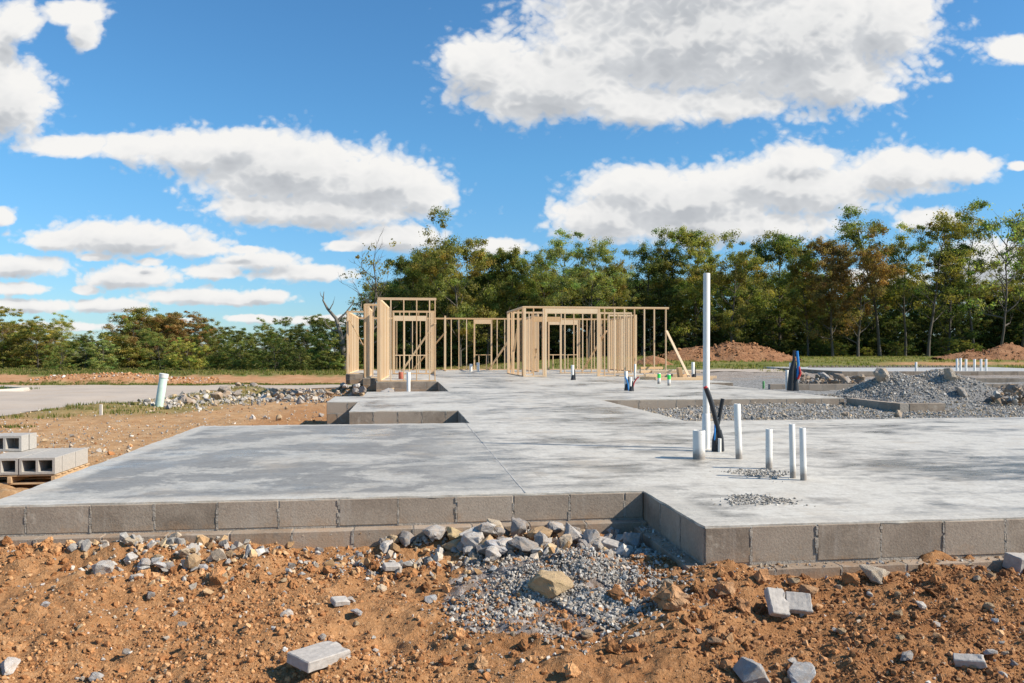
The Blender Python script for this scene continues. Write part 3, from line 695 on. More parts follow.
# ------------------------------------------------------------------ other foundations at the right
wb = thing('block_wall', 'low L shaped block stem wall edging the gravel courtyard', 'wall', (0,0,0), TH)
mb = MB(); tn = []; course(mb, (9.32,16.36), (9.32,14.45), -.222, -.0, .0, .19, tn); 
mb2 = []
course(mb, (9.32+.19,14.45), (10.25,14.45), -.222, -.0, .0, .19, tn)
mb.box(9.05, 10.3, 14.25, 14.45-.002, -.4, -.226, 1)
mb.box(9.05, 9.31, 14.46, 16.1, -.4, -.226, 1)
o = mb.build('block_course', [M_CMU, M_MORTAR], wb, False); settone(o, tn)
def lowwall(label, u0, u1, v, ztop, courses, depth_back=0, yaw=0., topmat=None):
    y0 = F*(1-ztop)/(v-HZ); x0 = (u0-512)*y0/F; x1 = (u1-512)*y0/F
    r = thing('block_wall', label, 'wall', (x0, y0, 0), yaw)
    mb = MB(); tn = []
    for k in range(courses): course(mb, (0,0), (x1-x0,0), ztop-.2*(k+1)+.004, ztop-.2*k, .0, .19, tn, start=.2*(k % 2))
    if depth_back:
        for k in range(courses): course(mb, (0,depth_back), (0,0.19), ztop-.2*(k+1)+.004, ztop-.2*k, .0, .19, tn, start=.2*(k % 2))
    o = mb.build('block_course', [M_CMU, M_MORTAR], r, False); settone(o, tn)
    return r, x1-x0
lowwall('low block wall running behind the gravel pile', 770, 1060, 384.2, 0, 2, yaw=.02)
r, L = lowwall('far right block foundation wall with a slab behind it', 842, 1130, 371.4, 0.0, 2, 9, yaw=.03)
r.name = 'neighbour_foundation'; r['category'] = 'foundation'; r['label'] = 'far right block foundation carrying a row of white pipes'
mb = MB(); mb.bbox(.2, L-.2, .2, 12, -.12, -.004, .01); mb.build('slab', plain('distant_concrete', (.42,.41,.385), .8, .15, 2), r)
mb = MB()
mb.box(2, 13, 9.2, 9.36, 0.0, .03)
for k in range(40): mb.box(k*.27+2.05, k*.27+2.2, 9.22, 9.34, 0.0, .12)
o = mb.build('header_course', M_CMU, r)
bm = bmesh.new(); bm.from_mesh(o.data); bmesh.ops.remove_doubles(bm, verts=bm.verts[:], dist=.0001); bm.to_mesh(o.data); bm.free()
o = lowwall('second low block wall at the right frame edge', 975, 1080, 378.2, 0, 2, yaw=-.02)[0]

# ------------------------------------------------------------------ stones
def hull(seed, n=16, flat=(1,.8,.65), sub=0, amp=.06, boxy=0.):
    r_ = np.random.default_rng(seed); bm = bmesh.new()
    for _ in range(n):
        p = r_.normal(size=3); p /= np.linalg.norm(p)
        if boxy: p = np.sign(p)*np.abs(p)**(1-boxy); p /= max(np.linalg.norm(p)*.75, np.abs(p).max())
        p *= r_.uniform(.8, 1.05); bm.verts.new((p[0]*flat[0], p[1]*flat[1], p[2]*flat[2]))
    r = bmesh.ops.convex_hull(bm, input=bm.verts[:])
    bmesh.ops.delete(bm, geom=[g for g in r['geom_interior'] if isinstance(g, bmesh.types.BMVert)], context='VERTS')
    loose = [v_ for v_ in bm.verts if not v_.link_faces]
    if loose: bmesh.ops.delete(bm, geom=loose, context='VERTS')
    if sub:
        bmesh.ops.bevel(bm, geom=bm.edges[:], offset=.03, segments=1, affect='EDGES')
        bmesh.ops.triangulate(bm, faces=bm.faces[:])
        bmesh.ops.subdivide_edges(bm, edges=bm.edges[:], cuts=sub, use_grid_fill=True)
        from mathutils import noise
        for v_ in bm.verts:
            q_ = v_.co*2.2+Vector((seed, seed*.7, 0)); v_.co += v_.co.normalized()*(amp*noise.fractal(q_, .9, 2, 5))
    return bm
def arr(bm):
    bmesh.ops.triangulate(bm, faces=bm.faces[:]); bm.verts.index_update()
    V = np.array([v_.co[:] for v_ in bm.verts]); Fc = np.array([[q_.index for q_ in f.verts] for f in bm.faces]); bm.free(); return V, Fc
PEB = [arr(hull(100+i, 11, (1, random.uniform(.6,.95), random.uniform(.4,.75)))) for i in range(14)]
CRUMB = [arr(hull(200+i, 18, (1, random.uniform(.75,1), random.uniform(.6,.9)))) for i in range(12)]
CLODS = [arr(hull(300+i, 26, (1, random.uniform(.75,1), random.uniform(.6,.9)), 1, .32)) for i in range(8)]
def rotm(n):
    q = rng.normal(size=(n,4)); q /= np.linalg.norm(q, axis=1)[:,None]; w,x,y,z = q.T
    return np.stack([np.stack([1-2*(y*y+z*z),2*(x*y-z*w),2*(x*z+y*w)],1), np.stack([2*(x*y+z*w),1-2*(x*x+z*z),2*(y*z-x*w)],1), np.stack([2*(x*z-y*w),2*(y*z+x*w),1-2*(x*x+y*y)],1)],1)
def stuff(name, label, cat, P, S, C, protos, mat, parent=None, kind='stuff', smooth=False):
    "one object of many small stones. P (n,3) S (n,) C (n,3)"
    Vs, Fs, Cs = [], [], []; off = 0; which = rng.integers(0, len(protos), len(P))
    for k, (V, Fc) in enumerate(protos):
        m = which == k; n = m.sum()
        if not n: continue
        R = rotm(n); W_ = np.einsum('nij,vj->nvi', R, V)*S[m][:,None,None]+P[m][:,None,:]
        Vs.append(W_.reshape(-1,3)); Cs.append(np.repeat(C[m], len(V), 0))
        Fs.append((Fc[None]+(np.arange(n)*len(V))[:,None,None]+off).reshape(-1,3)); off += n*len(V)
    o = npmesh(name, np.concatenate(Vs), np.concatenate(Fs), mat, dict(col=np.concatenate(Cs)), smooth, parent)
    tag(o, label, cat if parent is None else None, None, kind); return o
def pal_(n, cols, jit=.15):
    c = np.array(cols)[rng.integers(0, len(cols), n)]; return np.clip(c*(1+rng.normal(size=(n,1))*jit), .01, .9)
GREY = [(.37,.338,.295),(.28,.256,.225),(.42,.388,.338),(.49,.445,.38),(.32,.288,.245),(.43,.34,.245)]
GREYW = GREY+[(.42,.31,.19),(.50,.40,.28)]
SOILC = [(.38,.175,.068),(.44,.213,.087),(.48,.25,.108),(.33,.146,.057),(.52,.30,.147)]
DARKC = [(.28,.132,.055),(.23,.105,.044),(.33,.16,.068),(.37,.19,.088)]
def place(P2, S, sink=.25, gz=None):
    z = ground(P2[:,0], P2[:,1]) if gz is None else gz
    return np.stack([P2[:,0], P2[:,1], z+S*(.5-sink)], 1)
def outside(P2, m=.11):
    a, b = W2B(P2[:,0], P2[:,1]); return ~inpoly(a, b, OUT) & (edgedist(a, b, OUT) > m)
# soil clods in the foreground
n = 120000; yy = rng.uniform(2.9, 5.5, n); xx = rng.uniform(-1, 1, n)*(.72*yy+.9); P2 = np.stack([xx, yy], 1); P2 = P2[outside(P2)]
dens = np.clip(.55+1.3*fbm(P2[:,0]*1.6, P2[:,1]*1.6, 3, 15)+.5*sstep(.3,1.3,P2[:,0]), .12, 1); P2 = P2[rng.random(len(P2)) < dens]
S = .0022+.0021*rng.gamma(1.0, 1.2, len(P2))**1.3; S = np.minimum(S, .024)
C = pal_(len(P2), SOILC, .14); dk = rng.random(len(P2)) < .65*sstep(-.4, 1.2, P2[:,0]); C[dk] = pal_(dk.sum(), DARKC)
stuff('soil_clods', 'crumbling orange soil clods spread over the foreground dirt', 'soil', place(P2, S, .3), S, C, CRUMB, M_CLOD)
# bigger clods in heaps
HS = [(285,540,45,.12,55),(20,552,60,.1,70),(90,548,70,.1,50),(730,570,28,.08,30),(690,600,60,.2,65),(720,640,70,.2,45),(640,600,50,.15,32),(930,565,80,.08,60),(1000,575,60,.1,40),(400,575,120,.15,60),(180,560,90,.1,60),(560,650,200,.25,40),(850,600,150,.2,35)]
PP, SS, CC = [], [], []
for (u, v, ru, rv, k) in HS:
    x, y, z = G(u, v); p = np.stack([x+rng.normal(size=k)*ru*y/F*.6, y+rng.normal(size=k)*rv*.7], 1); p = p[outside(p, .12)]
    PP.append(p); SS.append(.009+.011*rng.gamma(1.2, 1, len(p))); CC.append(pal_(len(p), DARKC+SOILC[:2] if u > 600 else SOILC, .12))
P2 = np.concatenate(PP); S = np.minimum(np.concatenate(SS), .055)
stuff('soil_lumps', 'fist sized lumps of orange brown soil heaped by the wall', 'soil', place(P2, S, .2), S, np.concatenate(CC), CLODS, M_CLOD)
# pebbles in the dirt
n = 5200; yy = rng.uniform(3.0, 5.5, n); xx = rng.uniform(-1, 1, n)*(.72*yy+.9); P2 = np.stack([xx, yy], 1); P2 = P2[outside(P2)]
dens = np.clip(.4+1.5*fbm(P2[:,0]*1.1, P2[:,1]*1.6, 3, 19), .06, 1); P2 = P2[rng.random(len(P2)) < dens]
S = np.minimum(.0028+.0038*rng.gamma(1.0, 1.1, len(P2)), .028)
stuff('pebbles', 'small grey and tan stone chips scattered in the soil', 'stones', place(P2, S, .2), S, pal_(len(P2), GREYW+[(.55,.5,.44)]), PEB, M_STONES)
# gravel spill
x0, y0, z0 = G(565, 583)
n = 12000; p = np.stack([x0+rng.normal(size=n)*.235+.1*rng.random(n), y0+rng.normal(size=n)*.20+.04], 1)
x1, y1, _ = G(640, 555); n2 = 2200; p = np.concatenate([p, np.stack([x1+rng.normal(size=n2)*.2, y1+rng.normal(size=n2)*.12], 1)])
x1, y1, _ = G(470, 560); n2 = 2200; p = np.concatenate([p, np.stack([x1+rng.normal(size=n2)*.35, y1+rng.normal(size=n2)*.1], 1)])
p = p[outside(p, .02)]; keep = fbm(p[:,0]*3, p[:,1]*3, 2, 3) > -.28; p = p[keep]
S = np.clip(.0052+.0042*rng.gamma(1.6, .7, len(p)), .005, .022)
stuff('gravel_spill', 'spill of grey crushed gravel over the orange dirt', 'gravel', place(p, S, -.1), S, pal_(len(p), GREY), PEB, M_STONES)
n = 1700; uu = np.concatenate([rng.uniform(70, 650, n//2), rng.normal(500, 75, n//3), rng.normal(175, 45, n-n//2-n//3)]); vv = 549+rng.normal(size=n)*12-6*sstep(300,500,uu)
Yd = F*1.30/(vv-351); Xd = (uu-512)*Yd/F; p = np.stack([Xd, Yd], 1); p = p[outside(p, .10)]; S = np.minimum(.008+.012*rng.gamma(1.2, 1, len(p)), .055)
stuff('broken_stone', 'band of mixed broken stone under the front block wall', 'rubble', place(p, S, .05), S, pal_(len(p), GREY+[(.50,.36,.21),(.45,.29,.15),(.40,.24,.115),(.46,.38,.29)]), PEB, M_STONES)
# mortar crumbs and chips on the block ledge
PP = []
for (p0, p1, off) in [((-2.7,5.7),(1.55,5.7),.055),((1.75,4.5),(9,4.5),.055),((1.7,5.6),(1.7,4.45),.055)]:
    k = int(300*math.hypot(p1[0]-p0[0], p1[1]-p0[1])/4); tt = rng.random(k); dx, dy = p1[0]-p0[0], p1[1]-p0[1]; L = math.hypot(dx, dy); nx, ny = dy/L, -dx/L
    o_ = rng.uniform(.008, .1, k); aa = p0[0]+dx*tt+nx*o_; bb = p0[1]+dy*tt+ny*o_; PP.append(np.stack([aa*CA-bb*SA, aa*SA+bb*CA, np.full(k, -.228)], 1))
P = np.concatenate(PP); S = np.minimum(.004+.004*rng.gamma(1.3, 1, len(P)), .02)
stuff('mortar_crumbs', 'crumbs of mortar lying along the block ledge', 'debris', P, S, pal_(len(P), [(.45,.40,.33),(.40,.32,.23),(.36,.22,.12),(.5,.47,.42)]), PEB, M_STONES)
# gravel in slab holes
for (u, v, ru, rv, k, lab) in [(757,500.5,31,5,520,'nearer round patch of loose gravel set in the slab'),(760,473.5,26,4.2,420,'farther patch of loose gravel around the slab pipes')]:
    s = v-351; x = (u-512)/s; y = F/s; an = rng.uniform(0, 2*math.pi, k); r_ = np.sqrt(rng.random(k))*(1+.22*np.sin(an*3+u)+.15*np.sin(an*7))*np.where(rng.random(k) < .12, 1.45, 1); rx = ru/s; ry = rv*F/s/s
    P = np.stack([x+np.cos(an)*r_*rx, y+np.sin(an)*r_*ry, np.full(k, .002)], 1); S = rng.uniform(.006, .016, k)
    o = stuff('gravel_patch', lab, 'gravel', P, S, pal_(k, [(.40,.36,.30),(.30,.27,.23),(.5,.46,.40),(.22,.2,.17)]), PEB, M_STONES)
# courtyard gravel
n = 24000; aa = rng.uniform(4.0, 13.5, n); bb = 11.3+rng.random(n)**1.2*8.5; P2 = np.stack([aa*CA-bb*SA, aa*SA+bb*CA], 1); P2 = P2[outside(P2, .05)]
S = .009+.008*rng.gamma(1.3, .8, len(P2)); S = np.minimum(S, .05)
stuff('courtyard_gravel', 'grey gravel bed in the courtyard beside the slab', 'gravel', place(P2, S, .0), S, pal_(len(P2), GREYW), PEB, M_STONES)

# gravel pile
def pile(name, label, cat, cx, cy, rx, ry, h, mat, seed, stones=0, cols=None, ssize=.02, stuffname='gravel', peaks=((0,0,1.),)):
    gz = float(ground(np.array([cx]), np.array([cy]), False)[0]); n = 110
    u_ = np.linspace(-1.25, 1.25, n); UX, UY = np.meshgrid(u_, u_)
    def hf(x, y):
        z = 0
        for (qx, qy, qa) in peaks:
            d = np.hypot(x-qx, y-qy); z = np.maximum(z, qa*np.clip(1-d**1.25, -.2, 1))
        z = z+ .16*fbm(x*2.5+seed, y*2.5, 5, seed)*(z > -.1)
        return z*h-.06
    Z_ = hf(UX, UY); ii = np.arange(n*n).reshape(n, n)
    Fq = np.stack([ii[:-1,:-1].ravel(), ii[:-1,1:].ravel(), ii[1:,1:].ravel(), ii[1:,:-1].ravel()], 1)
    keep = (Z_.ravel()[Fq].max(1) > -.12*h-.05); Fq = Fq[keep]
    used, inv = np.unique(Fq, return_inverse=True)
    r = thing(name, label, cat, (cx, cy, gz))
    npmesh('pile_body', np.stack([UX.ravel()*rx, UY.ravel()*ry, Z_.ravel()], 1)[used], inv.reshape(Fq.shape), mat, None, True, r)
    if stones:
        p = np.concatenate([np.stack([qx+rng.normal(size=stones)*.5, qy+rng.normal(size=stones)*.5], 1) for (qx, qy, qa) in peaks]); zz = hf(p[:,0], p[:,1]); m = zz > 0; p = p[m]; zz = zz[m]
        S = np.minimum(ssize*(.5+.6*rng.gamma(1.3, .8, len(p))), ssize*4)
        stuff(stuffname, None, None, np.stack([p[:,0]*rx, p[:,1]*ry, zz+S*.3], 1), S, pal_(len(p), cols), PEB, M_STONES, r)
    return r, hf, gz
t = NT('pile_gravel_base'); p = t.pos(); c = t.ramp(t.noise(p, 18, 6, .75), [(.3,(.13,.125,.115)),(.5,(.23,.22,.205)),(.7,(.36,.35,.33))]); t.col(c); t.rough(.95); t.bump(t.noise(p, 30, 4, .7), 1, .03); M_PILEG = t.mat
t = NT('pile_soil_base'); p = t.pos(); c = t.ramp(t.noise(p, 1.5, 8, .75), [(.3,(.20,.088,.038)),(.5,(.33,.155,.07)),(.7,(.43,.235,.12))]); t.col(c); t.rough(.97); t.bump(t.noise(p, 3, 6, .75), 1, .2); M_PILES = t.mat
GP, GPH, GPZ = pile('gravel_pile', 'big heap of grey gravel at the right behind the stem wall', 'gravel pile', 9.75, 19.4, 1.85, 1.6, .80, M_PILEG, 3, 8500, GREYW[:6], .014, peaks=((-.35,0,.85),(.3,.1,1.0),(-.9,-.1,.3)))
pile('dirt_pile', 'reddish dirt mound in the grass behind the tall white pole', 'dirt pile', (727-512)*75/F, 75, 4.7, 3.2, 1.85, M_PILES, 5, 300, DARKC, .08, 'soil_lumps', peaks=((.1,0,1.),(-.6,0,.75),(.45,0,.85)))
pile('dirt_pile', 'small dirt mound seen between the right bay studs', 'dirt pile', (652-512)*60/F, 60, 1.6, 1.2, .8, M_PILES, 6)
pile('dirt_pile', 'dark dirt mound at the far right by the trees', 'dirt pile', (1008-512)*78/F, 78, 5.2, 3.0, 1.45, M_PILES, 7, 200, DARKC, .08, 'soil_lumps', peaks=((0,0,1.),(-.5,.1,.6)))

# individual rocks
ROCKS = [hull(500+i, 15+i % 6, [(1,.8,.66),(1,.75,.55),(1,.92,.8),(1,.68,.5)][i % 4], 2, .085) for i in range(12)]
proto = []
for i, bm in enumerate(ROCKS):
    mb = MB(); mb.bm(bm); proto.append(mb)
protoM = []
for mb in proto:
    me = bpy.data.meshes.new('rock'); me.from_pydata(mb.v, [], mb.f); me.materials.append(M_ROCK); me.update(); protoM.append(me)
def rock(x, y, z, s, color, label, group=None, k=None, rot=None, cat='rock'):
    o = bpy.data.objects.new('rock', protoM[random.randrange(12) if k is None else k]); COL.objects.link(o)
    o.location = (x, y, z); o.scale = (s*random.uniform(.9,1.1), s*random.uniform(.85,1.1), s*random.uniform(.85,1.15)); o.rotation_euler = rot or (random.uniform(-.5,.5), random.uniform(-.5,.5), random.uniform(0,6.28))
    kk = random.uniform(.85,1.15); o.color = (*[min(.9, q*kk) for q in color], 1)
    return tag(o, label, cat, group)
RG = [(.39,.365,.335),(.31,.29,.27),(.46,.43,.39),(.55,.51,.455)]; RT = [(.50,.36,.21),(.47,.31,.165),(.55,.44,.31)]
def rpx(u, v, wpx, color, label, group=None, sink=.35, **kw):
    x, y, z = G(u, v); s = wpx*y/F/2*1.12; return rock(x, y, z+s*(.75-sink), s, color, label, group, **kw)
# singled out rocks: centre u, bottom v, width px
for (u, v, w, c, lab, *kk_) in [(632,548,32,(.27,.265,.26),'big squarish dark grey rock in the shaded corner of the step', 2),
    (550,572,44,(.52,.37,.20),'large tan boulder on top of the grey gravel spill', 2),
    (430,537,26,(.24,.235,.23),'dark upright grey rock leaning on the block ledge'),
    (457,555,30,(.55,.40,.20),'yellowish tan rock low in the rock heap'),
    (493,531,26,(.58,.45,.26),'pale yellow rock touching the block wall'),
    (398,532,18,(.48,.34,.18),'rounded tan stone at the left of the rock heap'),
    (318,540,28,(.56,.52,.47),'pale flat rock left of the rock heap by the ledge'),
    (500,545,34,(.40,.40,.40),'broad grey rock in the middle of the rock heap'),
    (475,540,30,(.34,.34,.35),'grey rock beside the pale yellow rock'),
    (875,580,34,(.50,.42,.32),'tan boulder half buried against the right block wall', 10),
    (226,538,32,(.52,.50,.47),'white grey rock on the left heap below the ledge'),
    (175,540,22,(.60,.46,.26),'cream yellow rock in the left rubble heap'),
    (162,575,24,(.50,.50,.49),'angular light grey rock in the left rubble'),
    (203,560,15,(.45,.455,.46),'rounded blue grey stone right of the left rubble'),
    (8,672,26,(.60,.53,.46),'pale pinkish rock cut by the left edge'),
    (96,681,16,(.55,.53,.50),'small pale rock at the bottom left'),
    (136,616,11,(.55,.48,.42),'small upright cream stone alone on the dirt'),
    (45,606,10,(.55,.53,.51),'small whitish stone on the left dirt'),
    (357,616,18,(.45,.44,.43),'grey rough stone above the broken block piece'),
    (350,604,17,(.42,.38,.34),'flat grey brown chip beside the rough stone'),
    (431,600,15,(.45,.46,.46),'pale split stone in the centre dirt'),
    (288,617,16,(.52,.46,.40),'small pale stone left of centre'),
    (750,683,46,(.40,.39,.375),'large grey rock at the bottom edge right of centre', 6),
    (800,683,34,(.43,.42,.40),'grey rock at the bottom edge under the block fragment'),
    (808,596,24,(.42,.23,.11),'brown stone above the broken block web'),
    (587,638,14,(.45,.32,.20),'small tan stone below the gravel spill'),
    (990,657,18,(.52,.47,.41),'pale rounded stone near the right edge'),
    (937,627,14,(.50,.46,.41),'pale stone chip on the right dirt'),
    (725,603,20,(.38,.21,.10),'brown earthy rock below the step corner'),
    (714,652,20,(.33,.19,.10),'brown earthy rock in the lower middle dirt')]:
    ro = rpx(u, v, w, c, lab, k=kk_[0] if kk_ else None, rot=(.1, .15, u*.1) if kk_ else None); ro.scale.z *= .72; ro.location.z -= .06*ro.scale.x
def scatter(zone, n, w0, w1, cols, label, group, hv=1.):
    k = 0; tries = 0
    while k < n and tries < n*20:
        tries += 1
        u, v = zone(); x, y, z = G(u, v)
        if not outside(np.array([[x, y]]), .04)[0]: continue
        w = w0+(w1-w0)*random.random()**1.8; s = w*y/F/2*1.2
        rock(x, y, z+s*(.3+hv*random.random()*.35), s, random.choice(cols), label, group); k += 1
U = random.uniform
scatter(lambda: (random.gauss(495,72), random.gauss(543,7)), 54, 8, 30, RG+RG+RT, 'broken rock in the heap lying along the block ledge', 'rocks heaped along the block ledge', 1.6)
scatter(lambda: (random.gauss(610,26), random.gauss(546,7)), 18, 8, 26, RG, 'grey broken rock in the heap near the step corner', 'rocks heaped by the step corner', 1.4)
scatter(lambda: (random.gauss(175,42), random.gauss(556,11)), 27, 6, 20, RG+RT, 'broken stone in the rubble below the left ledge', 'rubble below the left ledge', 1.3)
scatter(lambda: (U(0,480), U(575,680)), 26, 4, 12, RG+RT, 'loose stone lying on the orange dirt at left', 'loose stones on the left dirt')
scatter(lambda: (U(650,1020), U(585,680)), 26, 4, 14, RG+RT, 'loose stone lying on the brown dirt at right', 'loose stones on the right dirt')
scatter(lambda: (U(900,1024), U(562,580)), 8, 6, 20, RG+RT, 'stone lying against the right block wall', 'stones against the right block wall')
# left rubble beyond the slab
def zl():
    t_ = random.random(); return (165+t_*95+random.gauss(0,5), max(389, 406-t_*15+random.gauss(0,1.8)))
RG2 = [(.33,.29,.25),(.26,.23,.20),(.40,.35,.30),(.48,.43,.37),(.36,.27,.19)]
scatter(zl, 24, 5, 15, RG2, 'grey broken rock in the rubble ridge by the road verge', 'rubble ridge by the road verge', 1.5)
scatter(lambda: (random.gauss(300,25), min(404, max(391, random.gauss(397,4)))), 26, 4, 12, RG2, 'grey slab like rock in the rubble left of the porch block', 'rubble left of the porch block', 1.4)
scatter(lambda: (U(250,330), U(415,423)), 8, 3, 9, RG+RT, 'small stone along the far edge of the slab', 'stones along the far slab edge')
def zone_hole():
    return (U(342,398), U(389,397))
for _ in range(13):
    u, v = zone_hole(); y = U(21.2, 26); x = (u-512)*y/F; zz = -.35+U(0,.3)*(1 if u < 375 else .5); s = U(.08,.28); rock(x, y, zz, s, random.choice(RG+RT+[(.3,.2,.12)]), 'dusty rock in the rubble before the left bay', 'rubble before the left bay')
# right rubble
for _ in range(18):
    y = U(26.5, 30); u = U(796, 862); s = U(.08, .27); rock((u-512)*y/F, y, U(-.1,.18), s, random.choice([(.25,.2,.16),(.3,.24,.18),(.36,.34,.32),(.22,.17,.13)]), 'dark broken rock in the rubble behind the low block wall', 'rubble behind the low block wall')
for _ in range(18):
    y = U(17.5, 21); u = U(985, 1040); s = U(.05, .14); rock((u-512)*y/F, y, U(-.12,.2), s, random.choice([(.16,.13,.10),(.24,.2,.16),(.33,.31,.29),(.13,.11,.09)]), 'dark rock in the rubble at the right frame edge', 'rubble at the right frame edge')
for (nm, lab, ua, ub, ya, yb, za, zb, k_) in [('dark_rubble', 'heap of dark broken rubble at the right frame edge', 984, 1050, 17.4, 21, -.16, .16, 520), ('brown_rubble', 'heap of brown broken rubble behind the low block wall', 794, 866, 26.2, 30, -.2, .12, 420)]:
    y_ = rng.uniform(ya, yb, k_); u_ = rng.uniform(ua, ub, k_); f_ = np.sin(np.clip((u_-ua)/(ub-ua), 0, 1)*math.pi)**.6; P = np.stack([(u_-512)*y_/F, y_, za+(zb-za)*f_*rng.random(k_)], 1); S = np.minimum(.02+.035*rng.gamma(1.3, .9, k_), .14)
    stuff(nm, lab, 'rubble', P, S, pal_(k_, [(.20,.165,.13),(.27,.225,.18),(.15,.125,.10),(.36,.33,.29),(.30,.20,.12)]), PEB, M_STONES)
def onpile(u, dx, s, c, lab, k):
    lx, ly = dx; x, y = 9.75+lx*1.85, 19.4+ly*1.6; rock(x, y, GPZ+float(GPH(np.array([lx]), np.array([ly]))[0])+s*(.5 if k == 2 else .12), s, c, lab, k=k, rot=(.2,.9,.5))
onpile(0, (-.62,-.15), .25, (.42,.36,.29), 'pale upright boulder at the left foot of the gravel pile', 2)
onpile(0, (.22,-.25), .3, (.33,.29,.23), 'brown slab rock near the top of the gravel pile', 1)
onpile(0, (.18,-.62), .22, (.3,.29,.27), 'dark rock halfway down the gravel pile', 3)
onpile(0, (.85,-.42), .12, (.5,.48,.45), 'small white rock on the right slope of the gravel pile', 0)
x, y, z = G(845, 416); 
for (u, v, w) in [(845,417,10),(898,417,11),(785,418,6),(690,415,8)]: rpx(u, v, w, (.36,.29,.22), 'small brown stone on the courtyard gravel by the slab edge', 'stones by the courtyard edge')
# broken concrete block pieces
def fragment(u, v, dims, rz, tilt, label, seed, notch=False, col=M_FRAG, lift=.4):
    x, y, z = G(u, v); bm = bmesh.new(); bmesh.ops.create_cube(bm, size=1)
    for q in bm.verts: q.co = Vector((q.co.x*dims[0], q.co.y*dims[1], q.co.z*dims[2]))
    bmesh.ops.bevel(bm, geom=bm.edges[:], offset=.004, segments=1, affect='EDGES'); bmesh.ops.triangulate(bm, faces=bm.faces[:])
    bmesh.ops.subdivide_edges(bm, edges=[e for e in bm.edges if e.calc_length() > .03], cuts=5, use_grid_fill=True)
    from mathutils import noise
    for q in bm.verts:
        w = sstep(.2, .5, q.co.x/dims[0]) + .25
        q.co += Vector((noise.noise(q.co*38+Vector((seed,0,0))), noise.noise(q.co*38+Vector((0,seed,0))), noise.noise(q.co*38+Vector((0,0,seed)))))*.010*float(w)
    mb = MB(); mb.bm(bm); o = mb.build('block_fragment', col); o.location = (x, y, z+dims[2]*lift+.015); o.rotation_euler = (tilt[0], tilt[1], rz)
    return tag(o, label, 'block piece')
fragment(319, 661, (.25,.15,.05), .95, (.10,.06), 'flat broken piece of grey concrete block on the front dirt', 1)
fragment(777, 619, (.10,.04,.14), .2, (-.75,.2), 'left ridged half of the broken block web on the right dirt', 2)
fragment(798, 614, (.12,.04,.10), -.15, (-.75,.05), 'right half of the broken block web on the right dirt', 3)
fragment(392, 575, (.11,.06,.035), .5, (.2,.1), 'small flat block chip below the rock heap', 4)
fragment(340, 606, (.09,.06,.03), .7, (.25,.1), 'thin block chip left of the rough grey stone', 5)
fragment(969, 668, (.12,.06,.035), -.45, (.2,-.1), 'flat grey block chip near the bottom right', 6)
fragment(1021, 572, (.14,.12,.09), .3, (.1,.1), 'pale block corner at the right frame edge', 7)
fragment(603, 541, (.09,.07,.06), .3, (.1,.1), 'small squared block chunk in the rocks near the step', 8)
fragment(612, 552, (.12,.08,.06), -.5, (.2,.2), 'wedge shaped block chunk below the squared one', 9)
x, y, z = G(800, 624); rpx(801, 624, 14, (.5,.48,.45), 'pale shard under the broken block web')
# clods that stand out
def clod(u, v, w, label):
    x, y, z = G(u, v); s = w*y/F/2; bm = hull(int(u*7), 34, (1,.92,.85), 2, .22); mb = MB(); mb.bm(bm, smooth=False); o = mb.build('soil_clod', M_CLODO); o.location = (x, y, z+s*.45); o.scale = (s,)*3; o.color = (.42,.22,.10,1); tag(o, label, 'clod')
M_CLODO = vcol('soil_clod_single', .97, 1., 9, True)
for (u, v, w, lab) in [(730,582,36,'large rounded clod of orange soil at the foot of the step corner'),(726,603,24,'second soil clod just below the large one'),(670,610,44,'dark rough soil lump left of the soil clods'),(263,545,30,'soil clod lump against the left part of the ledge'),(297,540,22,'smaller soil clod right of the lump on the ledge'),(967,566,20,'reddish soil clod by the right block wall')]: clod(u, v, w, lab)

# distant small rubble as stuff
n = 1600; tt = rng.random(n); uu = 150+tt*190+rng.normal(size=n)*12; vv = 405-tt*12+rng.normal(size=n)*4
Yd = F*1.72/(vv-351); Xd = (uu-512)*Yd/F; P2 = np.stack([Xd, Yd], 1); P2 = P2[outside(P2, .2) & ~inpoly(Xd, Yd, ROAD)]; S = .02+.035*rng.gamma(1.2, .8, len(P2)); S = np.minimum(S, .16)
stuff('rubble', 'small grey and tan rubble strewn left of the house slab', 'rubble', place(P2, S, .1), S, pal_(len(P2), GREYW), PEB, M_STONES)
n = 2600; uu = rng.uniform(-20, 330, n); vv = rng.uniform(404, 470, n); Yd = F*1.58/(vv-351); Xd = (uu-512)*Yd/F; P2 = np.stack([Xd, Yd], 1); P2 = P2[outside(P2, .2)]; S = np.minimum(.008+.012*rng.gamma(1.1, .8, len(P2)), .07)
stuff('verge_stones', 'scattered small stones on the pale dirt left of the slab', 'stones', place(P2, S, .15), S, pal_(len(P2), GREYW+SOILC[2:]), PEB, M_STONES)
n = 2600; uu = 30+rng.random(n)**1.3*190; Yd = 52.6+rng.random(n)*3.5; P2 = np.stack([(uu-512)*Yd/F, Yd], 1); S = np.minimum(.02+.03*rng.gamma(1.2, .8, n), .2)
stuff('far_rubble', 'orange and white rubble on the bank beyond the road', 'rubble', place(P2, S, .2), S, pal_(n, SOILC+[(.40,.22,.11),(.55,.5,.44),(.45,.28,.16)]), PEB, M_STONES)

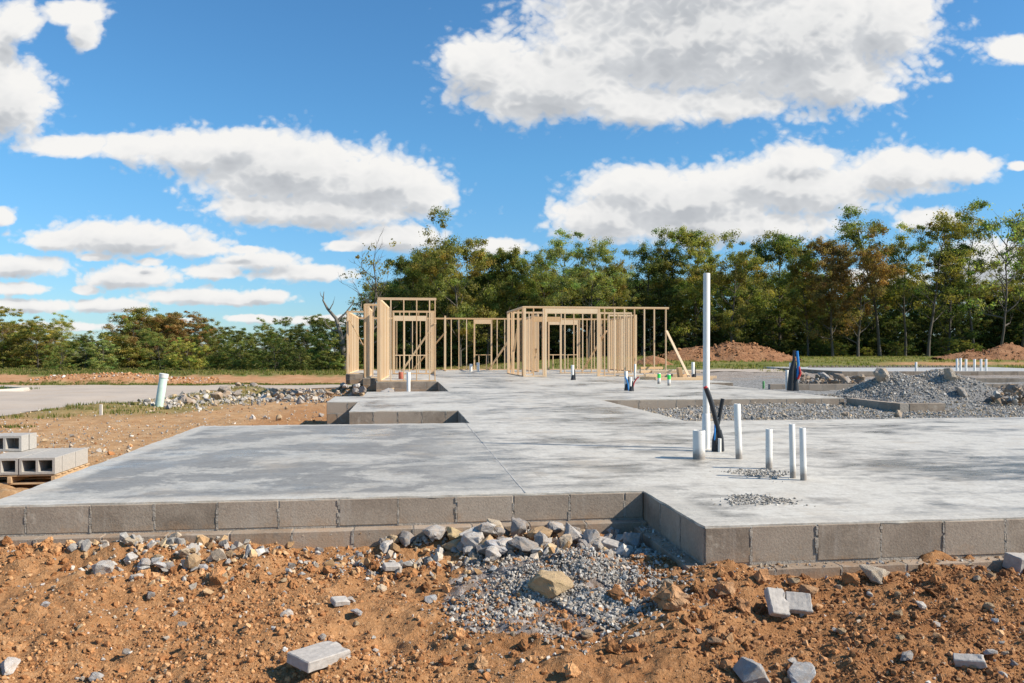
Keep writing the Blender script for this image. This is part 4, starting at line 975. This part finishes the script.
# ------------------------------------------------------------------ grass
def grass(name, label, P2, hgt, cols, w=.012, bend=.5, per=5):
    n = len(P2)*per; base = np.repeat(P2, per, 0)+rng.normal(size=(n,2))*.05*(hgt/.1)**.5; z = np.repeat(ground(P2[:,0], P2[:,1]), per)-.01
    h = hgt*rng.uniform(.45, 1.15, n); an = rng.uniform(0, 6.28, n); ww = w*rng.uniform(.6, 1.4, n); ld = rng.uniform(0, bend, n)*h; la = rng.uniform(0, 6.28, n)
    A = np.stack([base[:,0]-np.cos(an)*ww, base[:,1]-np.sin(an)*ww, z], 1); B_ = np.stack([base[:,0]+np.cos(an)*ww, base[:,1]+np.sin(an)*ww, z], 1); C_ = np.stack([base[:,0]+np.cos(la)*ld, base[:,1]+np.sin(la)*ld, z+h], 1)
    V = np.stack([A, B_, C_], 1).reshape(-1, 3); Fc = np.arange(n*3).reshape(-1, 3); c = np.repeat(pal_(n, cols, .2), 3, 0)
    o = npmesh(name, V, Fc, M_LEAF, dict(col=c)); o.color = (1,1,1,1); tag(o, label, 'grass', None, 'stuff')
GC = [(.12,.15,.03),(.16,.175,.04),(.09,.125,.025),(.26,.22,.07),(.33,.26,.11)]
n = 5200; yy = 46+rng.random(n)**1.3*58; xx = yy*rng.uniform(-.1, .72, n); P2 = np.stack([xx, yy], 1); m = (fbm(xx*.25, yy*.25, 3, 61) > -.18) & ~((xx/yy > .44) & (yy > 57) & (yy < 67)); grass('meadow_grass', 'green and yellow grass of the field behind the house', P2[m], .2, GC, .03)
n = 3000; yy = 72+rng.random(n)*34; xx = yy*rng.uniform(-.75, -.12, n); grass('far_grass', 'dry green grass before the left tree line', np.stack([xx, yy], 1), .25, GC+[(.25,.2,.085)], .05)
n = 1500; yy = rng.uniform(19, 38, n); xx = np.interp(yy, [19,26,32,38], [-12.6,-13,-12.6,-13.8])+rng.random(n)**1.5*3.6; P2 = np.stack([xx, yy], 1); m = (fbm(xx*.9, yy*.9, 3, 62) > -.02); grass('verge_grass', 'thin grass tufts on the verge along the road', P2[m], .11, GC, .012)
n = 1200; yy = rng.uniform(50.6, 52.4, n); xx = yy*rng.uniform(-.68, -.2, n); grass('roadside_grass', 'grass strip along the far side of the road', np.stack([xx, yy], 1), .12, GC[:3], .02)
n = 900; yy = rng.uniform(33.6, 42.5, n); xx = rng.uniform(-31, -24.2, n); grass('corner_grass', 'grass on the kerbed corner of the road at left', np.stack([xx, yy], 1), .2, GC[:3], .02)
x, y, z = G(8, 427); P2 = np.stack([x+rng.normal(size=60)*.2, y+rng.normal(size=60)*.3], 1); grass('weed_patch', 'small weed patch on the dirt behind the pallet', P2, .08, GC[:3], .01)

# ------------------------------------------------------------------ trees
def tree_proto(seed, h, cw, base, nclump, per, leaf, dens=1., bare=0., forks=3, trunk_r=.2, lean=.0, topheavy=0.):
    r_ = np.random.default_rng(seed); random.seed(seed)
    tb = MB(); tips = []
    def limb(p, d, L, r, depth):
        pts = [p]; rs = [r]; q = p.copy(); dd = d.copy()
        for k in range(5):
            dd = (dd+Vector(r_.normal(size=3))*.16+Vector((0,0,.05))).normalized(); q = q+dd*L/5; pts.append(q.copy()); rs.append(r*(1-.15*(k+1)))
        tb.tube(pts, rs, 6 if depth else 8, 0, False)
        if depth >= 2: tips.append(q)
        if depth < 3:
            for k in range(int(r_.integers(2, 4+ (1 if bare else 0)))):
                i = int(r_.integers(2, 6)); az = r_.uniform(0, 6.28); sp = r_.uniform(.45, .95)
                nd = (dd+Vector((math.cos(az), math.sin(az), .15))*sp).normalized(); limb(pts[i], nd, L*r_.uniform(.5,.75), max(rs[i]*.62, .028 if bare else 0), depth+1)
            tips.append(q)
    lead = Vector((r_.normal()*lean, r_.normal()*lean, 1)).normalized()
    q = Vector((0,0,-.3)); pts = [q]; rs = [trunk_r*1.25]; nseg = 9
    for k in range(nseg):
        lead = (lead+Vector((r_.normal()*.07, r_.normal()*.07, .12))).normalized(); q = q+lead*(h*.86/nseg); pts.append(q.copy()); rs.append(trunk_r*(1-.92*(k+1)/nseg)+.015)
    tb.tube(pts, rs, 9, 0, False)
    for k in range(forks*4):
        t_ = base*.8+(1-base*.8)*((k+r_.random()*.8)/(forks*4))*.92; i = min(int(t_*nseg), nseg-1); f_ = t_*nseg-i; p = pts[i].lerp(pts[i+1], f_)
        az = k*2.4+r_.normal()*.5; up = .25+.8*t_
        L = cw*.5*(1.15-.55*abs(t_-.45)*1.4)*r_.uniform(.6,1.05); limb(p, Vector((math.cos(az), math.sin(az), up)).normalized(), L, rs[i]*.42+(.05 if bare else .012), 1)
    tips.append(pts[-1])
    # clumps around the branch tips
    tp = np.array([v_[:] for v_ in tips]); tp = tp[(tp[:,2] > h*base*.75)]
    cen = tp[r_.integers(0, len(tp), nclump)] + r_.normal(size=(nclump,3))*np.array([.05,.05,.025])*h
    if topheavy: cen = cen[(r_.random(len(cen)) < .25+.75*(cen[:,2]/h)**topheavy)]
    if base < .1:
        m_ = nclump//2; an_ = r_.uniform(0, 6.28, m_); q_ = np.sqrt(r_.random(m_))*cw*.45
        cen = np.concatenate([cen, np.stack([np.cos(an_)*q_, np.sin(an_)*q_, h*(.03+.55*r_.random(m_)*(1-(q_/(cw*.6))**2))], 1)])
    V, C = [], []
    for ci in cen:
        k = int(per*r_.uniform(.5, 1.5)); rad = h*.052*r_.uniform(.55, 1.45)*min(1., 12/h+.2)
        d_ = r_.normal(size=(k,3)); d_ /= np.linalg.norm(d_, axis=1)[:,None]
        p = d_*np.array([1.15,1.15,.72])*rad*(r_.random((k,1))**.45*(1+.28*r_.normal(size=(k,1))))+ci
        nrm = d_*1.0+r_.normal(size=(k,3))*.42+np.array([0,0,.28]); nrm /= np.linalg.norm(nrm, axis=1)[:,None]
        t1 = np.cross(nrm, r_.normal(size=(k,3))); t1 /= np.linalg.norm(t1, axis=1)[:,None]; t2 = np.cross(nrm, t1)
        s = leaf*r_.uniform(.55, 1.35, (k,1))
        V.append(np.stack([p-t1*s, p-t2*s*.55, p+t1*s, p+t2*s*.55], 1).reshape(-1,3))
        tone = r_.uniform(.62, 1.32)*r_.uniform(.8, 1.2, k); hue = r_.normal()*.13
        c = np.stack([tone*(1+hue+.05*r_.normal(size=k)), tone, tone*(1-.5*abs(hue))], 1); C.append(np.repeat(c, 4, 0))
    V = np.concatenate(V); C = np.clip(np.concatenate(C), .1, 2.2)
    return tb, V, C
TP = []
def mkproto(**kw):
    tb, V, C = tree_proto(**kw); tr = tb.build('trunk', M_BARK, None, False); cr = npmesh('crown', V, np.arange(len(V)).reshape(-1,4), M_LEAF, dict(col=C))
    mt, mc = tr.data, cr.data; bpy.data.objects.remove(tr); bpy.data.objects.remove(cr); TP.append((mt, mc, kw['h'])); return len(TP)-1
# unit height 18 m tall trees
FULL = [mkproto(seed=s, h=18, cw=w, base=b, nclump=n, per=165, leaf=.132, forks=4, trunk_r=.24) for s, w, b, n in [(1,9,.2,180),(2,8,.25,160),(3,10,.18,190),(4,7.5,.28,150)]]
OPEN = [mkproto(seed=s, h=18, cw=w, base=b, nclump=n, per=140, leaf=.122, forks=4, trunk_r=.2, topheavy=.8) for s, w, b, n in [(11,7,.36,95),(12,6.5,.40,85),(13,8,.32,105)]]
SPARSE = [mkproto(seed=21, h=18, cw=9, base=.2, nclump=42, per=16, leaf=.2, forks=4, trunk_r=.26, bare=1, lean=.05), mkproto(seed=22, h=18, cw=8, base=.3, nclump=75, per=20, leaf=.2, forks=4, trunk_r=.2, bare=1, lean=.05)]
BUSH = [mkproto(seed=s, h=7, cw=w, base=.0, nclump=n, per=95, leaf=.10, forks=4, trunk_r=.1) for s, w, n in [(31,7.5,170),(32,9,200),(33,6,150)]]
SCRUB = [mkproto(seed=s, h=11, cw=w, base=.03, nclump=n, per=120, leaf=.112, forks=4, trunk_r=.14) for s, w, n in [(41,8,190),(42,10,230),(43,7,160)]]
random.seed(5)
def tree(name, label, x, y, h, pi, color, group, sx=1., z=None, cat='tree'):
    mt, mc, ph = TP[pi]
    zz = float(ground(np.array([x]), np.array([y]), False)[0]) if z is None else z
    r = thing(name, label, cat, (x, y, zz-.05), random.uniform(0, 6.28), group); k = h/ph; r.scale = (k*sx, k*sx, k)
    for nm, me in (('trunk', mt), ('crown', mc)):
        o = bpy.data.objects.new(nm, me); COL.objects.link(o); o.parent = r
        if nm == 'crown': o.color = (*color, 1)
    return r
GR = (.200,.215,.066); OL = (.265,.238,.072); YG = (.33,.31,.086); DKG = (.142,.155,.052); BR = (.295,.195,.080); LG = (.295,.315,.118)
FL_, OP_, SP_ = FULL, OPEN, SPARSE
# wood on the right: (u, top v, kind, colour, label)
WOODS = [(412,264,0,DKG,'dark green tree at the left end of the wood'),(428,250,1,GR,'broad dark tree behind the tall left bay'),(460,232,2,OL,'tall pointed olive tree above the gap between the bays'),(487,258,0,DKG,'lower dark tree right of the pointed olive tree'),
 (507,250,3,GR,'green tree standing right over the left edge of the right bay'),(538,243,4,YG,'light feathery tree behind the right bay opening'),(563,238,5,LG,'pale yellow green tree with airy crown, left of two'),(588,246,6,LG,'pale yellow green tree with airy crown, right of two'),
 (610,262,1,OL,'low olive tree between the pale trees and the taller green one'),(642,232,4,GR,'tall slim green tree over the right end of the right bay'),(668,250,3,DKG,'dark tree just left of the tall white pole'),(697,235,0,YG,'yellow green tree directly behind the tall white pole'),
 (732,248,2,OL,'olive tree right of the tall white pole'),(778,231,1,GR,'broad full green tree in the middle of the right wood'),(808,250,3,OL,'olive tree right of the broad full green tree'),(833,244,0,BR,'russet brown tree among the right wood'),(858,246,2,BR,'second russet tree, below the tallest tree'),
 (880,209,4,GR,'tallest tree of the right wood with high open crown'),(905,232,5,YG,'open yellowish tree right of the tallest tree'),(928,221,6,OL,'thin tree with bare lower trunk before the small white cloud'),(948,252,0,DKG,'dark rounded tree below the thin right trees'),(973,211,5,GR,'tall thin tree near the right edge with layered crown'),
 (1000,215,8,LG,'half bare tree with spreading branches at the right edge'),(1022,222,6,GR,'tall open tree cut by the right frame edge'),(1050,228,4,OL,'tree just beyond the right frame edge'),(1085,235,1,GR,'full green tree outside the right frame edge')]
KIND = FULL+OPEN+SPARSE
for i, (u, tv, k, c, lab) in enumerate(WOODS):
    y = 100+random.uniform(-5, 6); x = (u-512)*y/F; zz = float(ground(np.array([x]), np.array([y]), False)[0]); h = (HZ-tv)*y/F+1-zz
    tree('woodland_tree', lab, x, y, h*1.09, KIND[k], c, 'trees of the wood behind the house', random.uniform(.70, .92) if k < 4 else random.uniform(.75,.95))
for k in range(50):
    u = 385+(k % 36)*19.5+random.uniform(-7, 7); y = random.uniform(112, 132); x = (u-512)*y/F; zz = .4; tv = np.interp(u, [395,460,520,620,700,830,900,1060], [280,262,270,274,268,274,278,280])+random.uniform(-12, 10); h = (HZ-tv)*y/F+.6
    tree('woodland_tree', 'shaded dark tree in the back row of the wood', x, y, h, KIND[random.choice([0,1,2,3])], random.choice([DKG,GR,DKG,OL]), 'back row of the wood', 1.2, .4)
for k in range(110):
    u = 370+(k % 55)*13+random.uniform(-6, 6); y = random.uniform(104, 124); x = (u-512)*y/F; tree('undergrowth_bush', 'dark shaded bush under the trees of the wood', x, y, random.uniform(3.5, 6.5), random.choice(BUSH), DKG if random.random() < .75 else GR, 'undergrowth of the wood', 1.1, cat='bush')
for k in range(16):
    u = random.uniform(790, 1050); y = random.uniform(98, 101); x = (u-512)*y/F; tree('undergrowth_bush', 'low green bush at the sunny foot of the right wood', x, y, random.uniform(.8, 1.8), random.choice(BUSH), random.choice([GR,YG]), 'bushes at the foot of the wood', 1.3, cat='bush')
# scrub on the left: u, top v, kind, colour, depth, label
SCR = [(-25,322,'B',OL,104,'olive scrub tree just beyond the left frame edge'),(3,318,'F',OL,104,'olive tree cut by the left frame edge'),(20,327,'S',BR,106,'thin brownish tree second from the left edge'),(38,333,'B',OL,104,'rounded olive scrub near the left edge'),
 (60,312,'O',YG,102,'tall spindly yellow green tree of the left scrub'),(47,325,'F',OL,107,'olive tree left behind the spindly tree'),(85,332,'O',GR,106,'small open green tree right of the spindly tree'),(104,340,'B',LG,92,'bright green rounded bush low in front of the left scrub'),
 (62,348,'B',GR,90,'low green bush at the foot of the spindly tree'),(112,318,'S',BR,108,'bare dead looking tree with thin twigs in the left scrub'),(128,310,'F',OL,104,'tallest full olive tree of the left scrub'),(150,312,'F',BR,106,'brownish tree right of the tallest left tree'),(172,316,'F',BR,108,'russet crowned tree at the middle of the left scrub'),
 (160,340,'B',GR,94,'green bush before the russet trees'),(190,322,'F',BR,106,'dark russet tree at the right of the russet group'),(206,328,'F',GR,104,'green tree where the left scrub gets lower'),(190,342,'B',YG,92,'yellow green bush with low twigs in the left scrub'),(232,334,'B',DKG,100,'dark green bush right of the scrub dip'),
 (240,342,'B',GR,93,'rounded green bush in front of the scrub dip'),(262,317,'O',GR,104,'slim green tree rising at the right of the left scrub'),(285,327,'F',DKG,102,'dark tree right of the slim one'),(275,340,'B',GR,92,'low leafy bush under the slim tree'),(308,330,'F',DKG,100,'dark green tree left of the dead snag'),(330,334,'B',GR,94,'dark bush left behind the leftmost framing'),
 (318,318,'O',DKG,108,'slender dark tree left of the dead snag'),(352,325,'F',DKG,98,'dark tree behind the leftmost framing'),(300,346,'B',DKG,90,'low dark bush beside the grass strip')]
KD = dict(F=SCRUB, O=OPEN, S=[SPARSE[0], SPARSE[1]], B=BUSH)
for (u, tv, k, c, y, lab) in SCR:
    c = tuple(q_*1.2 for q_ in c); x = (u-512)*y/F; zz = float(ground(np.array([x]), np.array([y]), False)[0]); h = (HZ-tv)*y/F+1-zz
    tree('scrub_tree' if k != 'B' else 'scrub_bush', lab, x, y, h, random.choice(KD[k]), c, 'scrub along the left horizon', {'F':1.15,'O':1.0,'S':1.2,'B':1.25}[k], cat='tree' if k != 'B' else 'bush')
for k in range(44):
    u = -60+(k % 27)*16+random.uniform(-5, 5); y = random.uniform(108, 122); x = (u-512)*y/F; tv = np.interp(u, [-60,20,90,150,230,300,360], [338,338,345,330,346,342,332])+random.uniform(-10,9); h = (HZ-tv)*y/F+2.2
    tree('scrub_bush', 'dark bush in the back row of the left scrub', x, y, h, random.choice(BUSH+SCRUB), random.choice([DKG,OL,BR,GR]), 'back row of the left scrub', 1.35, cat='bush')
# half bare tree and dead snag left of the wood
y = 90; x = (371-512)*y/F; zz = -.6; tree('bare_tree', 'half bare tree with thin crown behind the left bay', x, y, (HZ-240)*y/F+1.6, SPARSE[0], OL, None, .85, zz)
y = 95; sg = thing('dead_snag', 'bent dead trunk with broken branches left of the framing', 'dead tree', ((345-512)*y/F, y, -.8)); s = F/y
tb = MB(); q = lambda u, v: ((u-345)/s, 0, (358-v)/s)
tb.tube([q(345,362), q(342,330), q(336,310), (lambda p: (p[0], .2, p[2]))(q(327,300)), q(323,292), q(324,283)], [.34,.28,.21,.15,.09,.03], 9); tb.build('trunk', M_BARKD, sg)
tb = MB(); tb.tube([q(337,312), q(345,305), q(352,296), q(355,288)], [.14,.10,.06,.02], 7); tb.tube([q(347,303), q(354,303), q(360,299)], [.08,.05,.015], 6); tb.tube([q(329,302), q(333,295), q(335,288)], [.08,.05,.015], 6); tb.tube([q(324,290), q(321,287), q(320,283)], [.06,.04,.015], 6); tb.build('branch', M_BARKD, sg)
tb = MB(); tb.tube([q(340,322), q(333,322), q(326,316), q(324,309)], [.16,.1,.07,.03], 7); tb.build('branch', M_BARKD, sg)
tb = MB(); tb.tube([q(342,332), q(350,320), q(356,312), q(361,300), q(362,292)], [.2,.15,.1,.05,.02], 7); tb.tube([q(356,312), q(363,309), q(369,303)], [.08,.05,.015], 6); tb.build('branch', M_BARKD, sg)

# ------------------------------------------------------------------ sun, sky, clouds
SUN_EL = math.radians(37); sd = Vector((.975, -.22, 0)).normalized(); sdir = Vector((sd.x*math.cos(SUN_EL), sd.y*math.cos(SUN_EL), math.sin(SUN_EL)))
lg = bpy.data.lights.new('sun', 'SUN'); lg.energy = 5.0; lg.angle = math.radians(.5); lg.color = (1,.93,.82)
lo_ = bpy.data.objects.new('sun', lg); COL.objects.link(lo_); lo_.rotation_euler = sdir.to_track_quat('Z', 'Y').to_euler()
w = bpy.data.worlds.new('World'); sc.world = w; w.use_nodes = True; nt = w.node_tree; nt.nodes.clear()
CLOUD_LUM = .68; SKYTINT = (.52,.92,1.16)
class WN(NT):
    def __init__(s): s.t = nt
N = WN()
outw = N.n('ShaderNodeOutputWorld'); bg = N.n('ShaderNodeBackground'); N.l(bg.outputs[0], outw.inputs[0])
sky = N.n('ShaderNodeTexSky'); sky.sky_type = 'NISHITA'; sky.sun_disc = False; sky.sun_elevation = SUN_EL; sky.sun_rotation = math.atan2(sd.x, sd.y); sky.air_density = 1.15; sky.dust_density = 0; sky.ozone_density = 3.0
STR = .095
tc = N.n('ShaderNodeTexCoord').outputs['Generated']
sp = N.n('ShaderNodeSeparateXYZ'); N.l(tc, sp.inputs[0])
yy = N.math('MAXIMUM', sp.outputs[1], .02)
px_ = N.math('MULTIPLY', N.math('DIVIDE', sp.outputs[0], yy), 8.2); pz_ = N.math('MULTIPLY', N.math('DIVIDE', sp.outputs[2], yy), 8.2)   # units of 100 photo pixels
cb = N.n('ShaderNodeCombineXYZ'); N.l(px_, cb.inputs[0]); N.l(pz_, cb.inputs[1]); cpos = cb.outputs[0]
BL = [(700,36,205,76),(560,80,118,46),(800,34,140,84),(890,16,60,46),(486,64,50,36),(640,104,90,22),(735,104,55,18),(840,78,62,34),(515,104,50,13),(690,-20,190,60),
      (790,186,120,33),(690,200,125,38),(607,218,66,28),(905,172,66,26),(966,168,40,18),(805,158,46,18),(720,226,130,20),(640,186,66,26),
      (195,150,88,24),(290,168,115,42),(375,182,78,34),(418,194,42,22),(320,210,116,20),(132,146,44,14),(240,142,50,18),(260,206,60,12),
      (10,98,52,48),(66,146,62,13),(18,22,28,24),(76,14,38,15),(84,30,20,22),(-10,50,30,50),
      (128,238,98,20),(62,240,44,12),(195,248,40,10),(20,266,62,13),(132,277,58,13),(190,297,64,10),(262,260,48,11),(305,273,58,10),(266,297,32,9),(112,306,50,8),(18,289,40,7),(22,306,58,8),(215,272,34,8),(3,216,16,11),(232,300,44,6),
      (395,238,58,14),(345,246,26,7),(500,247,36,11),(930,219,38,13),(985,262,66,26),(1010,298,56,22),(1014,48,30,15),(882,95,26,10),(1018,166,12,6),(905,176,30,18),(870,280,60,14),(330,320,80,6),(60,327,70,5)]
BL += [(95,257,20,5),(246,250,20,5),(160,320,40,4),(20,330,40,4),(252,318,30,4),(85,290,16,5),(150,262,14,5)]
BL += [(-220,120,150,50),(1250,120,170,50),(1330,230,170,26),(300,-180,200,60),(950,-220,260,70)]
grp = bpy.data.node_groups.new('cloud_field', 'ShaderNodeTree'); grp.interface.new_socket('P', in_out='INPUT', socket_type='NodeSocketVector'); grp.interface.new_socket('D', in_out='OUTPUT', socket_type='NodeSocketFloat')
gi = grp.nodes.new('NodeGroupInput'); go = grp.nodes.new('NodeGroupOutput'); last = None
for (u, v, ru, rv) in BL:
    cx, cz, rx, rz_ = (u-512)/100, (HZ-v)/100, ru/100, rv/100
    ma = grp.nodes.new('ShaderNodeVectorMath'); ma.operation = 'MULTIPLY_ADD'; ma.inputs[1].default_value = (1/rx, 1/rz_, 0); ma.inputs[2].default_value = (-cx/rx, -cz/rz_, 0); grp.links.new(gi.outputs[0], ma.inputs[0])
    ln = grp.nodes.new('ShaderNodeVectorMath'); ln.operation = 'LENGTH'; grp.links.new(ma.outputs[0], ln.inputs[0])
    if last is None: last = ln.outputs['Value']
    else:
        mn = grp.nodes.new('ShaderNodeMath'); mn.operation = 'SMOOTH_MIN'; mn.inputs[2].default_value = .3; grp.links.new(last, mn.inputs[0]); grp.links.new(ln.outputs['Value'], mn.inputs[1]); last = mn.outputs[0]
grp.links.new(last, go.inputs[0])
def vadd(a_, off):
    m = N.n('ShaderNodeVectorMath', operation='ADD'); N.l(a_, m.inputs[0])
    if isinstance(off, tuple): m.inputs[1].default_value = off
    else: N.l(off, m.inputs[1])
    return m.outputs[0]
def n2(vec, s, det, rough=.55, off=0):
    x = N.n('ShaderNodeTexNoise', noise_dimensions='2D'); N.l(vadd(vec, (off, off*.37, 0)), x.inputs['Vector']); x.inputs['Scale'].default_value = s; x.inputs['Detail'].default_value = det; x.inputs['Roughness'].default_value = rough
    return N.math('SUBTRACT', x.outputs[0], .5)
def billow(nv, s, off): return N.math('ABSOLUTE', n2(nv, s, 0, .5, off))
def cloud(off, fine):
    pp = vadd(cpos, off)
    nv = N.n('ShaderNodeVectorMath', operation='MULTIPLY'); N.l(pp, nv.inputs[0]); nv.inputs[1].default_value = (1.3, 1.75, 1); nv = nv.outputs[0]
    g_ = N.n('ShaderNodeGroup'); g_.node_tree = grp; N.l(pp, g_.inputs[0])
    d = N.math('SUBTRACT', 1.0, g_.outputs[0]); d = N.math('MAXIMUM', d, N.math('MULTIPLY', d, 1.6))
    d = N.math('MULTIPLY_ADD', n2(nv, 1.3, 2, .5, 3.3), .75, d)
    if fine:
        d = N.math('MULTIPLY_ADD', billow(nv, 3.1, 7.7), .95, d)
        e_ = N.math('MULTIPLY_ADD', billow(nv, 6.7, 1.1), .55, -.10)
        e_ = N.math('MULTIPLY_ADD', billow(nv, 14.5, 5.2), .11, e_)
        e_ = N.math('MULTIPLY_ADD', n2(nv, 15, 4, .6, 9.1), .22, e_)
        d = N.math('MULTIPLY_ADD', e_, low_, d)
    else:
        st = N.n('ShaderNodeVectorMath', operation='MULTIPLY'); N.l(pp, st.inputs[0]); st.inputs[1].default_value = (1.0, 3.4, 1)
        d = N.math('MULTIPLY_ADD', n2(st.outputs[0], 1.1, 3, .5, 2.2), .75, d); d = N.math('MULTIPLY_ADD', billow(nv, 2.6, 7.7), 1.1, d); d = N.math('MULTIPLY_ADD', billow(nv, 6.7, 1.1), .7, d); d = N.math('SUBTRACT', d, .20)
    return d
ofs = N.n('ShaderNodeVectorMath', operation='SCALE'); ofs.inputs[0].default_value = (.12,.30,0); N.l(N.math('MULTIPLY_ADD', pz_, .30, .14, clamp=True), ofs.inputs['Scale'])
low_ = N.math('SUBTRACT', 1.9, N.math('MULTIPLY', pz_, .55)); low_ = N.math('MAXIMUM', low_, 1.)
d0 = cloud((0,0,0), True); d1 = cloud(ofs.outputs[0], False)
alpha = N.ramp(d0, [(.0,0.),(.12,.12),(.30,.62),(.62,1.)])
shade = N.ramp(N.math('MULTIPLY_ADD', d0, .10, N.math('MULTIPLY', d1, .50)), [(.06,(1.,.985,.96)),(.26,(.90,.90,.90)),(.54,(.70,.72,.745)),(1.0,(.54,.565,.60))])
rim = N.math('SUBTRACT', d0, d1); shade = N.mix(N.ramp(N.math('ADD', N.math('MULTIPLY', rim, .8), .5), [(.40,.0),(.85,.6)]), shade, (1.,.99,.97))
CL = CLOUD_LUM/STR
cs = N.n('ShaderNodeVectorMath', operation='SCALE'); N.l(shade, cs.inputs[0]); cs.inputs['Scale'].default_value = CL
skyc = N.mix(1., sky.outputs[0], N.ramp(sp.outputs[2], [(0.,(.50,.72,1.06)),(.22,SKYTINT)]), 'MULTIPLY')
front = N.ramp(sp.outputs[1], [(.02,0.),(.15,1.)]); up_ = N.ramp(sp.outputs[2], [(.0,0.),(.012,1.)])
fac = N.math('MULTIPLY', alpha, N.math('MULTIPLY', front, up_))
colr = N.mix(fac, skyc, cs.outputs[0])
N.l(colr, bg.inputs[0]); bg.inputs[1].default_value = STR
w.cycles.sampling_method = 'MANUAL'; w.cycles.sample_map_resolution = 512

# ------------------------------------------------------------------ camera & view
cam = bpy.data.cameras.new('camera'); co = bpy.data.objects.new('camera', cam); COL.objects.link(co); sc.camera = co
co.location = (0,0,CAMZ); co.rotation_euler = (math.pi/2, 0, 0); cam.sensor_width = 36; cam.lens = F/1024*36; cam.shift_y = (HZ-341.5)/1024; cam.clip_start = .1; cam.clip_end = 6000
vs = sc.view_settings; sc.display_settings.display_device = 'sRGB'; vs.view_transform = 'Standard'; vs.look = 'None'; vs.exposure = .45; vs.gamma = 1
sc.cycles.max_bounces = 6; sc.cycles.diffuse_bounces = 3; sc.cycles.transparent_max_bounces = 4
